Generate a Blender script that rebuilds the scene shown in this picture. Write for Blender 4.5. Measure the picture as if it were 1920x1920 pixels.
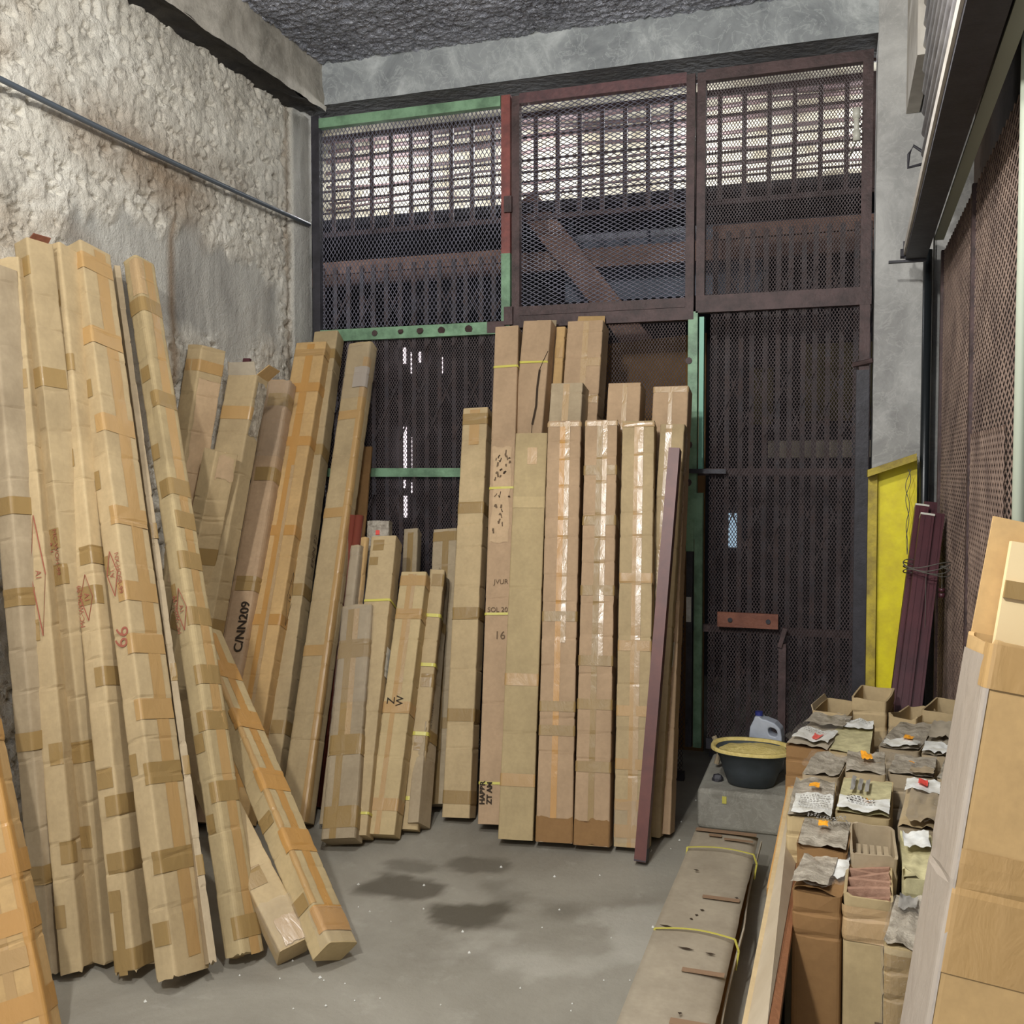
import bpy, math, random
import numpy as np
from mathutils import Matrix, Vector
random.seed(7)
for o in list(bpy.data.objects): bpy.data.objects.remove(o, do_unlink=True)
sc = bpy.context.scene
COL = sc.collection

# ------------------------------------------------------------------ camera, world, lamps, exposure
F = 1850.0; EYE = 1.5
PITCH = math.atan(75 / F); YAW = math.radians(18.25)
cam = bpy.data.cameras.new('camera'); camo = bpy.data.objects.new('camera', cam); COL.objects.link(camo)
cam.sensor_width = 36; cam.lens = 36 * F / 1920; cam.clip_start = .02
camo.location = (0, 0, EYE); camo.rotation_euler = (math.pi / 2 - PITCH, 0, YAW)
sc.camera = camo
W = bpy.data.worlds.new('world'); sc.world = W; W.use_nodes = True
W.node_tree.nodes['Background'].inputs[0].default_value = (.80, .88, 1, 1)
W.node_tree.nodes['Background'].inputs[1].default_value = .80
def lamp(name, loc, power, size=.08, col=(1, 1, 1)):
    l = bpy.data.lights.new(name, 'POINT'); l.energy = power; l.shadow_soft_size = size; l.color = col
    o = bpy.data.objects.new(name, l); COL.objects.link(o); o.location = loc; return o
WHITE = (1, .985, .95)
lamp('ceiling_lamp', (-.80, -.35, 3.05), 250, .07, WHITE)
lamp('ceiling_lamp', (-.90, 1.85, 2.80), 88, .07, WHITE)
for lx in (-2.75, -1.75, -.75, .25): lamp('yard_fill_light', (lx, 5.60, 3.40), 27, .12, (.93, .96, 1))  # added point lights standing in for yard daylight on the plaster
vs = sc.view_settings
vs.view_transform = 'Standard'; vs.look = 'None'; vs.gamma = 1; vs.use_curve_mapping = False; vs.exposure = .10

# ------------------------------------------------------------------ measuring helpers
cp, sp = math.cos(PITCH), math.sin(PITCH); cy, sy = math.cos(YAW), math.sin(YAW)
def at(u, v, ax, val):
    """point of the room seen at (u, v) that lies on the plane ax = val"""
    x = (u - 960) / F; y = -(v - 960) / F
    f = cp + y * sp; z = -sp + y * cp
    r = (x * cy - f * sy, x * sy + f * cy, z)
    k = 'xyz'.index(ax); t = (val - (0, 0, EYE)[k]) / r[k]
    return Vector((t * r[0], t * r[1], EYE + t * r[2]))

# ------------------------------------------------------------------ noise
def _h(ix, iy, iz, seed):
    n = (ix * 374761393 + iy * 668265263 + iz * 2147483647 + seed * 974634777) & 0xffffffff
    n = ((n ^ (n >> 13)) * 1274126177) & 0xffffffff
    return ((n ^ (n >> 16)) & 0xffff) / 65535.0
def vnoise(x, y, z=0.0, seed=0):
    x = np.asarray(x, float); y = np.asarray(y, float); z = np.asarray(z, float) + 0 * x
    ix, iy, iz = [np.floor(a).astype(np.int64) for a in (x, y, z)]
    fx, fy, fz = x - ix, y - iy, z - iz
    fx, fy, fz = [a * a * (3 - 2 * a) for a in (fx, fy, fz)]
    r = 0
    for a in (0, 1):
        for b in (0, 1):
            for c in (0, 1):
                r = r + _h(ix + a, iy + b, iz + c, seed) * (fx if a else 1 - fx) * (fy if b else 1 - fy) * (fz if c else 1 - fz)
    return r
def fbm(x, y, z=0.0, seed=0, oct=4):
    r = 0; a = .5
    for i in range(oct):
        r = r + a * vnoise(np.asarray(x) * 2 ** i, np.asarray(y) * 2 ** i, np.asarray(z) * 2 ** i, seed + i); a *= .5
    return r

# ------------------------------------------------------------------ materials
def srgb(r, g, b):
    f = lambda c: (c / 255 / 12.92) if c / 255 <= .04045 else ((c / 255 + .055) / 1.055) ** 2.4
    return (f(r), f(g), f(b), 1)
MATS = {}
class NT:
    def __init__(s, name):
        m = bpy.data.materials.new(name); m.use_nodes = True; s.m = m; s.t = m.node_tree; s.b = s.t.nodes['Principled BSDF']
        MATS[name] = m
    def n(s, kind, **kw):
        n = s.t.nodes.new(kind)
        for k, v in kw.items():
            if k in n.inputs: n.inputs[k].default_value = v
            else: setattr(n, k, v)
        return n
    def l(s, a, b): s.t.links.new(a, b)
    def coord(s, scale=(1, 1, 1), obj=True):
        c = s.n('ShaderNodeTexCoord'); mp = s.n('ShaderNodeMapping'); mp.inputs['Scale'].default_value = scale
        s.l(c.outputs['Object' if obj else 'Generated'], mp.inputs['Vector']); return mp.outputs[0]
    def noise(s, scale, detail=4, rough=.6, vec=None, dist=0.0):
        n = s.n('ShaderNodeTexNoise'); n.inputs['Scale'].default_value = scale; n.inputs['Detail'].default_value = detail
        n.inputs['Roughness'].default_value = rough; n.inputs['Distortion'].default_value = dist
        if vec: s.l(vec, n.inputs['Vector'])
        return n.outputs['Fac']
    def ramp(s, fac, stops):
        r = s.n('ShaderNodeValToRGB'); e = r.color_ramp.elements
        while len(e) < len(stops): e.new(.5)
        for el, (p, c) in zip(e, stops): el.position = p; el.color = c if len(c) == 4 else (*c, 1)
        s.l(fac, r.inputs['Fac']); return r.outputs['Color']
    def mix(s, fac, a, b, mode='MIX'):
        m = s.n('ShaderNodeMix', data_type='RGBA', blend_type=mode)
        for i, v in ((0, fac), (6, a), (7, b)):
            if isinstance(v, (int, float)): m.inputs[i].default_value = v
            elif isinstance(v, tuple): m.inputs[i].default_value = v
            else: s.l(v, m.inputs[i])
        return m.outputs[2]
    def bump(s, h, strength=.3, dist=.01, nrm=None):
        b = s.n('ShaderNodeBump'); b.inputs['Strength'].default_value = strength; b.inputs['Distance'].default_value = dist
        s.l(h, b.inputs['Height'])
        if nrm: s.l(nrm, b.inputs['Normal'])
        return b.outputs[0]
    def out(s, col=None, rough=.8, nrm=None, metal=0, spec=.5):
        if col is not None:
            if isinstance(col, tuple): s.b.inputs['Base Color'].default_value = col
            else: s.l(col, s.b.inputs['Base Color'])
        if isinstance(rough, (int, float)): s.b.inputs['Roughness'].default_value = rough
        else: s.l(rough, s.b.inputs['Roughness'])
        if nrm: s.l(nrm, s.b.inputs['Normal'])
        s.b.inputs['Metallic'].default_value = metal; s.b.inputs['Specular IOR Level'].default_value = spec
        return s.m
BK = (0, 0, 0, 1); WH = (1, 1, 1, 1)
def card(name, base, dirty=.35, dark=(95, 78, 55)):
    N = NT(name); v = N.coord()
    oi = N.n('ShaderNodeObjectInfo')
    n1 = N.noise(5, 5, .65, v); n2 = N.noise(60, 3, .6, v)
    st = N.coord((1, 1, .07)); fib = N.noise(420, 2, .6, st)
    c = N.mix(N.ramp(n1, [(.35, BK), (.75, (dirty, dirty, dirty, 1))]), srgb(*base), srgb(*dark))
    c = N.mix(N.ramp(n2, [(.3, (.12, .12, .12, 1)), (.7, BK)]), c, srgb(*dark))
    hv = N.n('ShaderNodeHueSaturation'); N.l(c, hv.inputs['Color'])
    mr = N.n('ShaderNodeMapRange'); N.l(oi.outputs['Random'], mr.inputs[0]); mr.inputs[3].default_value = .90; mr.inputs[4].default_value = 1.09
    N.l(mr.outputs[0], hv.inputs['Value'])
    nr = N.bump(fib, .05, .002); nr = N.bump(n1, .25, .01, nr)
    return N.out(hv.outputs[0], .82, nr, spec=.3)
CARD = card('cardboard_tan', (196, 173, 132)); CARDY = card('cardboard_yellow', (196, 174, 130))
CARDP = card('cardboard_pinkish', (196, 166, 132)); CARDG = card('cardboard_grey', (184, 166, 136), .45)
CARDO = card('cardboard_orange', (206, 170, 116)); CARDB = card('cardboard_brown', (152, 116, 74), .3, (80, 58, 36))
CARDD = card('cardboard_dusty', (186, 174, 152), .5, (120, 108, 92)); CARDL = card('cardboard_torn_liner', (214, 184, 146), .3)
def tape(name, base, rough=.22, spec=.5):
    N = NT(name); v = N.coord((1, 1, .5))
    n1 = N.noise(24, 4, .6, v, .6); n2 = N.noise(6, 3, .5, v)
    c = N.mix(N.ramp(n2, [(.3, BK), (.75, (.4, .4, .4, 1))]), srgb(*base), srgb(*[int(k * .78) for k in base]))
    nr = N.bump(n1, .45, .006)
    return N.out(c, N.ramp(n1, [(.3, (rough,) * 3), (.7, (rough + .22,) * 3)]), nr, spec=spec)
TAPE = tape('tape_brown', (160, 132, 84), .3); TAPEO = tape('tape_orange', (196, 148, 84), .26); TAPEC = tape('tape_clear', (190, 160, 118), .16, .6)
TAPEL = tape('tape_tan', (186, 150, 98), .3); TAPEG = tape('tape_grey_film', (172, 160, 146), .28)
def plain(name, col, rough=.7, metal=0, bump=0, scale=30, var=None, vs_=6, spec=.5):
    N = NT(name); v = N.coord(); c = srgb(*col)
    if var: c = N.mix(N.ramp(N.noise(vs_, 5, .65, v), [(.38, BK), (.66, WH)]), srgb(*col), srgb(*var))
    nr = N.bump(N.noise(scale, 4, .6, v), bump, .01) if bump else None
    return N.out(c, rough, nr, metal, spec)
INK = plain('ink_black', (52, 42, 30), .9); INKR = plain('ink_red', (158, 92, 72), .9); INKD = plain('ink_faded', (110, 90, 68), .9); INKG = plain('ink_grey', (146, 142, 134), .9)
HOLE = plain('tear_shadow_brown', (58, 44, 30), .95)
STRAP = plain('strap_yellow', (206, 196, 92), .4)
PAPER = plain('paper_white', (238, 238, 232), .8, var=(206, 203, 190), vs_=22)
PAPERY = plain('paper_cream', (205, 196, 150), .7, var=(170, 160, 120), vs_=30)
STICKO = plain('sticker_orange', (250, 170, 40), .6); STICKR = plain('sticker_red', (236, 84, 72), .6)
GREYTOP = plain('cardboard_grimy', (186, 176, 158), .5, bump=.8, scale=40, var=(126, 116, 100), vs_=26)
GREEN = plain('paint_green', (138, 176, 140), .5, bump=.2, scale=50, var=(100, 130, 102), vs_=10)
RUST = plain('steel_rust_brown', (88, 68, 66), .6, bump=.3, scale=60, var=(60, 46, 44), vs_=14)
RED = plain('paint_red_oxide', (150, 84, 76), .55, bump=.2, scale=60, var=(112, 66, 62), vs_=12)
STEELD = plain('steel_dark', (62, 60, 66), .55, bump=.2, scale=60, var=(44, 42, 46), vs_=12)
WIRE = plain('wire_mesh_brown', (98, 86, 86), .5, var=(74, 62, 62), vs_=8)
WIREG = plain('wire_mesh_grey', (112, 110, 124), .5, var=(84, 82, 92), vs_=8)
WIRER = plain('wire_mesh_rust', (140, 118, 104), .6, var=(96, 78, 70), vs_=5)
MAROON = plain('metal_maroon', (86, 44, 50), .38, var=(66, 34, 40), vs_=5)
BARM = plain('metal_red_brown', (108, 62, 52), .45, var=(88, 50, 44), vs_=8)
YEL = plain('paint_yellow', (250, 234, 30), .5, bump=.15, scale=20, var=(222, 200, 40), vs_=7)
YELD = plain('paint_yellow_worn', (206, 184, 62), .6, bump=.3, scale=40, var=(150, 130, 60), vs_=12)
BLACKP = plain('pipe_black', (30, 34, 36), .3)
PIPEG = plain('conduit_grey', (84, 92, 100), .4)
BUCKET = plain('plastic_dark_grey', (70, 76, 80), .5, var=(54, 60, 62), vs_=8)
POWD = plain('yellow_powder', (240, 218, 142), .9, bump=.6, scale=90, var=(220, 196, 112), vs_=40)
JUG = plain('plastic_white', (196, 202, 212), .35, var=(176, 182, 192), vs_=10); BLUE = plain('plastic_blue', (52, 58, 130), .4)
BOARD = plain('laminate_pale', (196, 182, 158), .6, var=(180, 164, 138), vs_=4); BOARDE = plain('wood_edge_brown', (150, 100, 66), .7, bump=.3, scale=60)
SLATW = plain('wood_slat_pinkish', (178, 140, 116), .7, bump=.3, scale=60, var=(140, 104, 84), vs_=20)
IRON = plain('iron_rusty_plate', (140, 88, 66), .6, bump=.3, scale=50, var=(112, 66, 50), vs_=10)
PVC = plain('pvc_white', (206, 204, 190), .4)
CREAM = plain('sheet_pale', (206, 200, 188), .5, bump=.15, scale=20, var=(176, 168, 156), vs_=6)
CORR = plain('corrugated_zinc', (196, 194, 194), .5, metal=0, bump=.1, scale=20, var=(140, 136, 138), vs_=5)
SAGE = plain('paint_sage', (168, 174, 156), .5)
TWINE = plain('wire_dull', (96, 92, 84), .6)
YWALL = plain('yard_plaster', (226, 218, 196), .9, bump=.6, scale=22, var=(178, 166, 140), vs_=7)
YDARK = plain('yard_dark', (54, 52, 54), .8, bump=.3, scale=14, var=(38, 36, 38), vs_=5)
YGREY = plain('yard_grey_panel', (128, 136, 150), .7)
BRACE = plain('brace_rust', (156, 122, 106), .6, bump=.3, scale=40, var=(124, 92, 80), vs_=8)
BARG = plain('gate_bar_grey', (82, 80, 84), .6, bump=.3, scale=50, var=(96, 74, 66), vs_=9)
KHAKI = plain('yard_khaki', (112, 100, 66), .8)
FILM = NT('plastic_film')
FILM.b.inputs['Alpha'].default_value = .13
FILM = FILM.out(srgb(206, 196, 180), .12, FILM.bump(FILM.noise(55, 4, .6, FILM.coord(), 1.5), .8, .01), spec=.9)
N = NT('daylight_gap'); N.b.inputs['Emission Color'].default_value = srgb(255, 238, 244); N.b.inputs['Emission Strength'].default_value = 1.6; DAY = N.m
N = NT('lit_panel_blue'); N.b.inputs['Emission Color'].default_value = srgb(168, 200, 222); N.b.inputs['Emission Strength'].default_value = .75; DAYB = N.m
# left wall: rough roughcast with a smooth cement patch (mesh colour attribute tells which)
N = NT('roughcast'); v = N.coord()
att = N.n('ShaderNodeAttribute', attribute_name='zone'); sep = N.n('ShaderNodeSeparateColor'); N.l(att.outputs['Color'], sep.inputs[0])
n1 = N.noise(3.2, 6, .68, v); n2 = N.noise(26, 4, .7, v); n3 = N.noise(1.3, 4, .6, v, .6)
streak = N.noise(3.2, 6, .65, N.coord((1, 1.6, .35)))
c = N.ramp(n1, [(.28, srgb(168, 162, 150)), (.5, srgb(218, 212, 198)), (.72, srgb(234, 229, 216))])
c = N.mix(N.ramp(n3, [(.52, BK), (.74, (.55,) * 3)]), c, srgb(176, 150, 116))
c = N.mix(N.ramp(n2, [(.30, (.6,) * 3), (.46, BK)]), c, srgb(112, 104, 94))  # hollows of the bump noise darkened, pit shade put into the colour
c2 = N.ramp(streak, [(.28, srgb(150, 147, 140)), (.5, srgb(190, 187, 178)), (.72, srgb(220, 217, 206))])
c2 = N.mix(N.ramp(n3, [(.5, BK), (.7, (.5,) * 3)]), c2, srgb(142, 118, 92))
c = N.mix(sep.outputs[0], c, c2)
c = N.mix(sep.outputs[1], c, srgb(132, 104, 72))
nr = N.bump(N.noise(110, 4, .75, v), .7, .010); nr = N.bump(n2, .7, .016, nr)
ROUGH = N.out(c, .95, nr, spec=.15)
def concrete(name, a, b, d, sc_=2.2):
    N = NT(name); v = N.coord(); n1 = N.noise(sc_, 7, .66, v, .8); n2 = N.noise(11, 5, .6, v, 1.2)
    c = N.ramp(n1, [(.3, srgb(*a)), (.52, srgb(*b)), (.7, srgb(*d))])
    c = N.mix(N.ramp(n2, [(.47, BK), (.5, (.35,) * 3), (.53, BK)]), c, srgb(*d))
    return N.out(c, .85, N.bump(N.noise(40, 5, .65, v), .35, .01), spec=.25)
CONC = concrete('concrete_beam', (120, 124, 126), (158, 162, 162), (204, 208, 206), 3.2)
CONCW = concrete('concrete_column', (142, 141, 138), (178, 177, 173), (204, 203, 198), 2.6)
CONCL = concrete('concrete_left_beam', (128, 124, 114), (170, 164, 152), (198, 192, 180), 4)
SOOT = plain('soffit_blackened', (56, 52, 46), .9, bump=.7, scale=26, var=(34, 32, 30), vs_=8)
STEP = concrete('concrete_step', (128, 124, 112), (160, 156, 144), (184, 180, 166), 4)
N = NT('sprayed_ceiling'); v = N.coord(); n2 = N.noise(55, 3, .7, v, .4); n1 = N.noise(2, 4, .6, v)
c = N.ramp(n1, [(.35, srgb(138, 141, 150)), (.7, srgb(184, 187, 198))])
CEIL = N.out(c, .24, N.bump(n2, .8, .04), spec=1.0)
# floor
N = NT('floor_cement'); v = N.coord(); n1 = N.noise(1.1, 7, .65, v, .5); n2 = N.noise(7, 5, .65, v)
c = N.ramp(n1, [(.3, srgb(124, 118, 106)), (.52, srgb(152, 147, 134)), (.75, srgb(172, 167, 154))])
c = N.mix(N.ramp(n2, [(.58, BK), (.8, (.45,) * 3)]), c, srgb(190, 186, 174))
att = N.n('ShaderNodeAttribute', attribute_name='stain'); sep = N.n('ShaderNodeSeparateColor'); N.l(att.outputs['Color'], sep.inputs[0])
c = N.mix(sep.outputs[0], c, srgb(84, 78, 66)); c = N.mix(sep.outputs[1], c, srgb(206, 202, 190))
FLOOR = N.out(c, .72, N.bump(N.noise(45, 5, .7, v), .3, .008), spec=.3)

# ------------------------------------------------------------------ mesh helpers
class MB:
    def __init__(s): s.v = []; s.f = []
    def add(s, vs, fs):
        k = len(s.v); s.v += [tuple(p) for p in vs]; s.f += [tuple(i + k for i in f) for f in fs]; return s
    def box(s, a, b):
        (x0, y0, z0), (x1, y1, z1) = a, b
        return s.add([(x0, y0, z0), (x1, y0, z0), (x1, y1, z0), (x0, y1, z0), (x0, y0, z1), (x1, y0, z1), (x1, y1, z1), (x0, y1, z1)],
                     [(3, 2, 1, 0), (4, 5, 6, 7), (0, 1, 5, 4), (1, 2, 6, 5), (2, 3, 7, 6), (3, 0, 4, 7)])
    def bar(s, p, q, w, h, up=(0, 0, 1)):
        p = Vector(p); q = Vector(q); a = (q - p).normalized(); u = Vector(up)
        if abs(a.dot(u)) > .98: u = Vector((0, 1, 0))
        x = a.cross(u).normalized() * w / 2; z = x.cross(a).normalized() * h / 2
        vs = [p - x - z, p + x - z, p + x + z, p - x + z, q - x - z, q + x - z, q + x + z, q - x + z]
        return s.add(vs, [(0, 1, 2, 3), (7, 6, 5, 4), (0, 4, 5, 1), (1, 5, 6, 2), (2, 6, 7, 3), (3, 7, 4, 0)])
    def tube(s, pts, r, n=8):
        pts = [Vector(p) for p in pts]; vs = []; fs = []
        for i, p in enumerate(pts):
            a = (pts[min(i + 1, len(pts) - 1)] - pts[max(i - 1, 0)]).normalized()
            u = Vector((0, 0, 1)) if abs(a.z) < .9 else Vector((1, 0, 0))
            x = a.cross(u).normalized(); y = x.cross(a)
            for k in range(n):
                t = 2 * math.pi * k / n; vs.append(p + (x * math.cos(t) + y * math.sin(t)) * r)
        for i in range(len(pts) - 1):
            for k in range(n): fs.append((i * n + k, i * n + (k + 1) % n, (i + 1) * n + (k + 1) % n, (i + 1) * n + k))
        fs.append(tuple(range(n))[::-1]); fs.append(tuple((len(pts) - 1) * n + k for k in range(n)))
        return s.add(vs, fs)
    def build(s, name, mat, parent=None, smooth=False, kind=None):
        me = bpy.data.meshes.new(name); me.from_pydata(s.v, [], s.f); me.materials.append(mat); me.update()
        if smooth:
            me.polygons.foreach_set('use_smooth', [True] * len(me.polygons))
        o = bpy.data.objects.new(name, me); COL.objects.link(o)
        if parent: o.parent = parent
        if kind: o['kind'] = kind
        return o
def grid_obj(name, P, mat, parent=None, smooth=True, col=None, attr='zone', kind=None):
    """P: (n, m, 3) array of points"""
    n, m = P.shape[:2]
    idx = np.arange(n * m).reshape(n, m)
    q = np.stack([idx[:-1, :-1], idx[:-1, 1:], idx[1:, 1:], idx[1:, :-1]], -1).reshape(-1, 4)
    me = bpy.data.meshes.new(name); me.vertices.add(n * m); me.vertices.foreach_set('co', P.reshape(-1).astype(np.float32))
    me.loops.add(q.size); me.loops.foreach_set('vertex_index', q.reshape(-1).astype(np.int32))
    me.polygons.add(len(q)); me.polygons.foreach_set('loop_start', np.arange(0, q.size, 4, dtype=np.int32)); me.polygons.foreach_set('loop_total', np.full(len(q), 4, np.int32))
    me.update(calc_edges=True)
    if smooth: me.polygons.foreach_set('use_smooth', [True] * len(q))
    if col is not None:
        a = me.color_attributes.new(attr, 'FLOAT_COLOR', 'POINT'); a.data.foreach_set('color', col.reshape(-1).astype(np.float32))
    me.materials.append(mat)
    o = bpy.data.objects.new(name, me); COL.objects.link(o)
    if parent: o.parent = parent
    if kind: o['kind'] = kind
    return o
def tag(o, label=None, cat=None, group=None, kind=None):
    if label: o['label'] = label
    if cat: o['category'] = cat
    if group: o['group'] = group
    if kind: o['kind'] = kind
    return o
def thing(name, label, cat, loc=(0, 0, 0), group=None):
    o = bpy.data.objects.new(name, None); o.empty_display_size = .1; COL.objects.link(o); o.location = loc
    return tag(o, label, cat, group)
def shift(mb, loc):
    mb.v = [(x - loc[0], y - loc[1], z - loc[2]) for x, y, z in mb.v]; return mb

# ------------------------------------------------------------------ the setting
XL, YF, ZC, XR = -2.74, 4.75, 3.63, .41
def struct(o): o['kind'] = 'structure'; return o
# floor with wet patches (stains with their own outline)
xs = np.linspace(-3.2, .9, 206); ys = np.linspace(-.8, 8.2, 300)
X, Y = np.meshgrid(xs, ys)
nz = fbm(X * 5, Y * 5, 0, 11, 5)
def blob(cx, cyy, rx, ry, rot=0, k=1.0):
    c_, s_ = math.cos(rot), math.sin(rot); dx, dy = X - cx, Y - cyy
    a, b = (dx * c_ + dy * s_) / rx, (-dx * s_ + dy * c_) / ry
    return np.clip((1.0 - np.sqrt(a * a + b * b) + (nz - .47) * 2.6) * 3.0, 0, 1) * k
p1 = at(755, 1665, 'z', 0); p2 = at(905, 1705, 'z', 0); p3 = at(880, 1618, 'z', 0); p4 = at(780, 1625, 'z', 0); p5 = at(1020, 1800, 'z', 0); p6 = at(1200, 1760, 'z', 0); p7 = at(950, 1690, 'z', 0)
st = np.maximum.reduce([blob(p1.x, p1.y, .19, .10, .3, .78), blob(p2.x, p2.y, .22, .10, .5, .85), blob(p3.x, p3.y, .12, .08, 0, .6), blob(p4.x, p4.y, .10, .06, 0, .5), blob(p7.x, p7.y, .2, .16, .2, .35)])
wt = np.maximum.reduce([blob(p5.x, p5.y, .28, .14, .3, .30), blob(p6.x, p6.y, .16, .2, 0, .4)])
Pf = np.stack([X, Y, (fbm(X * 3, Y * 3, 0, 5, 3) - .47) * .006], -1)
colr = np.stack([st, wt, 0 * st, 1 + 0 * st], -1)
floor = struct(grid_obj('floor', Pf, FLOOR, col=colr, attr='stain'))
# left wall
ys = np.concatenate([np.linspace(-.8, 2, 90)[:-1], np.linspace(2, 4.80, 520)]); zs = np.linspace(0, 3.63, 470)
Y, Z = np.meshgrid(ys, zs)
big = fbm(Y * 2.2, Z * 2.2, 0, 21, 4)
edge_y = 3.05 + (fbm(Z * 4, Z * 0, 0, 31, 3) - .45) * .4
edge_z = 2.62 + (fbm(Y * 4.5, Y * 0 + 3, 0, 41, 4) - .46) * .36 - (Y - 3.2) * .04
smoothm = np.clip((Y - edge_y) * 14, 0, 1) * np.clip((edge_z - Z) * 16, 0, 1) * np.clip((4.50 + (big - .5) * .25 - Y) * 16, 0, 1) * np.clip((Z - 2.02 - (big - .47) * .5) * 10, 0, 1)
pil = np.clip((Y - 4.60) * 60, 0, 1)
smoothm = np.maximum(smoothm, pil)
rough = 1 - 2 * np.abs(fbm(Y * 15, Z * 15, 0, 51, 4) - .47); pit = fbm(Y * 26, Z * 34, 0, 61, 4)
disp = (big - .47) * .025 + (rough - .8) * .019 - np.clip(.40 - pit, 0, 1) * .13
disp = disp * (1 - smoothm) + smoothm * (-.010 + (big - .47) * .006) - .0
disp = np.where(pil > 0, disp * (1 - pil) + pil * .012, disp)
stain = np.clip(1 - np.abs(Z - (2.98 - (Y - 3.0) * .17) + (big - .47) * .5) * 4.0, 0, 1) * np.clip((big - .38) * 3.2, 0, 1) * .75 * (1 - pil)
run = np.clip(1 - np.abs(Y - 3.62 - (big - .47) * .08) * 26, 0, 1) * np.clip((2.9 - Z) * 3, 0, 1) * .7
run2 = np.clip(1 - np.abs(Y - 4.57) * 26, 0, 1) * .55
stain = np.maximum(np.maximum(stain, run), run2)
Pw = np.stack([XL + np.clip(disp, -.03, .03), Y, Z], -1)
struct(grid_obj('wall_left', Pw[:, ::-1], ROUGH, col=np.stack([smoothm, stain, 0 * Y, 1 + 0 * Y], -1)[:, ::-1]))
# ceiling
xs = np.linspace(XL, .9, 400); ys = np.concatenate([np.linspace(-.8, 2.1, 120)[:-1], np.linspace(2.1, 4.8, 380)]); X, Y = np.meshgrid(xs, ys)
h = (np.abs(fbm(X * 22, Y * 30, 0, 71, 3) - .44)) * .10 - .012 + (fbm(X * 3, Y * 3, 0, 81, 3) - .44) * .015
struct(grid_obj('ceiling', np.stack([X, Y, ZC + h], -1)[::-1], CEIL))
# beams: left beam (rough, soot-black soffit) and the far beam over the gates
ys = np.linspace(-.8, 4.70, 420)
def beam_strip(pts_fn, n, mat, name, parent, seed, amp=.02):
    ts = np.linspace(0, 1, n); T, Yv = np.meshgrid(ts, ys); Q = pts_fn(T, Yv)
    nn = (fbm(Yv * 9 + T * 2, T * 3 + 1.7, 0, seed, 4) - .47)
    Q[..., 0] += nn * amp; Q[..., 2] += (fbm(Yv * 9, T * 3 + 9.1, 0, seed + 9, 4) - .47) * amp
    return grid_obj(name, Q, mat, parent)
bl = thing('concrete_beam', None, None); bl['kind'] = 'structure'; bl.name = 'trim_1'
beam_strip(lambda t, y: np.stack([-2.585 + 0 * t, y, 3.66 - t * .27], -1), 14, CONCL, 'beam_face', bl, 101, .03)
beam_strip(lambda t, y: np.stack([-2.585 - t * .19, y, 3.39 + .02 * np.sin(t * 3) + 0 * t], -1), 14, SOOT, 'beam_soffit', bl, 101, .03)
xs2 = np.linspace(-2.66, .40, 240); tz = np.linspace(0, 1, 26); T, Xv = np.meshgrid(tz, xs2)
bf = thing('concrete_beam', None, None); bf['kind'] = 'structure'; bf.name = 'trim_2'
Q = np.stack([Xv, 4.675 + (fbm(Xv * 6, T * 2, 0, 111, 4) - .47) * .012, 3.655 - T * .235], -1)
grid_obj('beam_face', Q[::-1], CONC, bf)
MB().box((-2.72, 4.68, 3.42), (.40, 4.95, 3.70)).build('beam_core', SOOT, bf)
# right column, side return of the doorway
cx0 = .145
ccol = thing('trim_3', None, None); ccol['kind'] = 'structure'
zs = np.linspace(0, 3.64, 200); ts = np.linspace(0, 1, 14); T, Z = np.meshgrid(ts, zs)
grid_obj('column_face', np.stack([cx0 + T * .235 + (fbm(Z * 7, T * 2, 0, 3, 3) - .47) * .006 * (T < .05), 4.66 + (fbm(Z * 4, T * 3, 0, 13, 3) - .47) * .008, Z], -1), CONCW, ccol)
MB().box((cx0 + .001, 4.668, 0), (.38, 4.92, 3.64)).build('column_core', CONCW, ccol)
MB().box((.381, 4.70, 0), (.56, 4.92, 3.64)).build('column_return', CONCW, ccol)
# right wall behind the mesh screen, back wall of the room (behind the camera)
struct(MB().box((.54, -.8, 0), (.60, 4.9, 3.64)).build('wall_right', plain('wall_brown', (92, 78, 68), .9, bump=.4, scale=20, var=(70, 58, 52), vs_=4)))
# yard beyond the gates
struct(MB().box((-4.2, 7.3, 0), (1.6, 7.4, 5)).build('wall_far', YDARK))
struct(MB().box((-3.4, 4.9, 0), (-3.3, 7.4, 5)).build('wall_far_left', YDARK))
struct(MB().box((1.0, 4.95, 0), (1.1, 7.4, 5)).build('wall_far_right', YDARK))
struct(MB().box((-3.4, 4.9, 3.98), (1.1, 7.4, 4.1)).build('wall_far_top', YDARK))

# step with bucket corner
zs = .17
sb = MB().box((-.545, 4.14, 0), (.145, 4.70, zs))
o = sb.build('concrete_step', STEP); tag(o, 'low grey concrete step in front of the right gate, under the basin', 'step')
bm = o.modifiers.new('b', 'BEVEL'); bm.width = .018; bm.segments = 3
dab = MB(); q = at(1358, 1500, 'y', 4.138)
dab.box((q.x - .009, 4.1365, q.z - .015), (q.x + .009, 4.1385, q.z + .015)); d_ = dab.build('paint_dab', STRAP, o)

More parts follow.
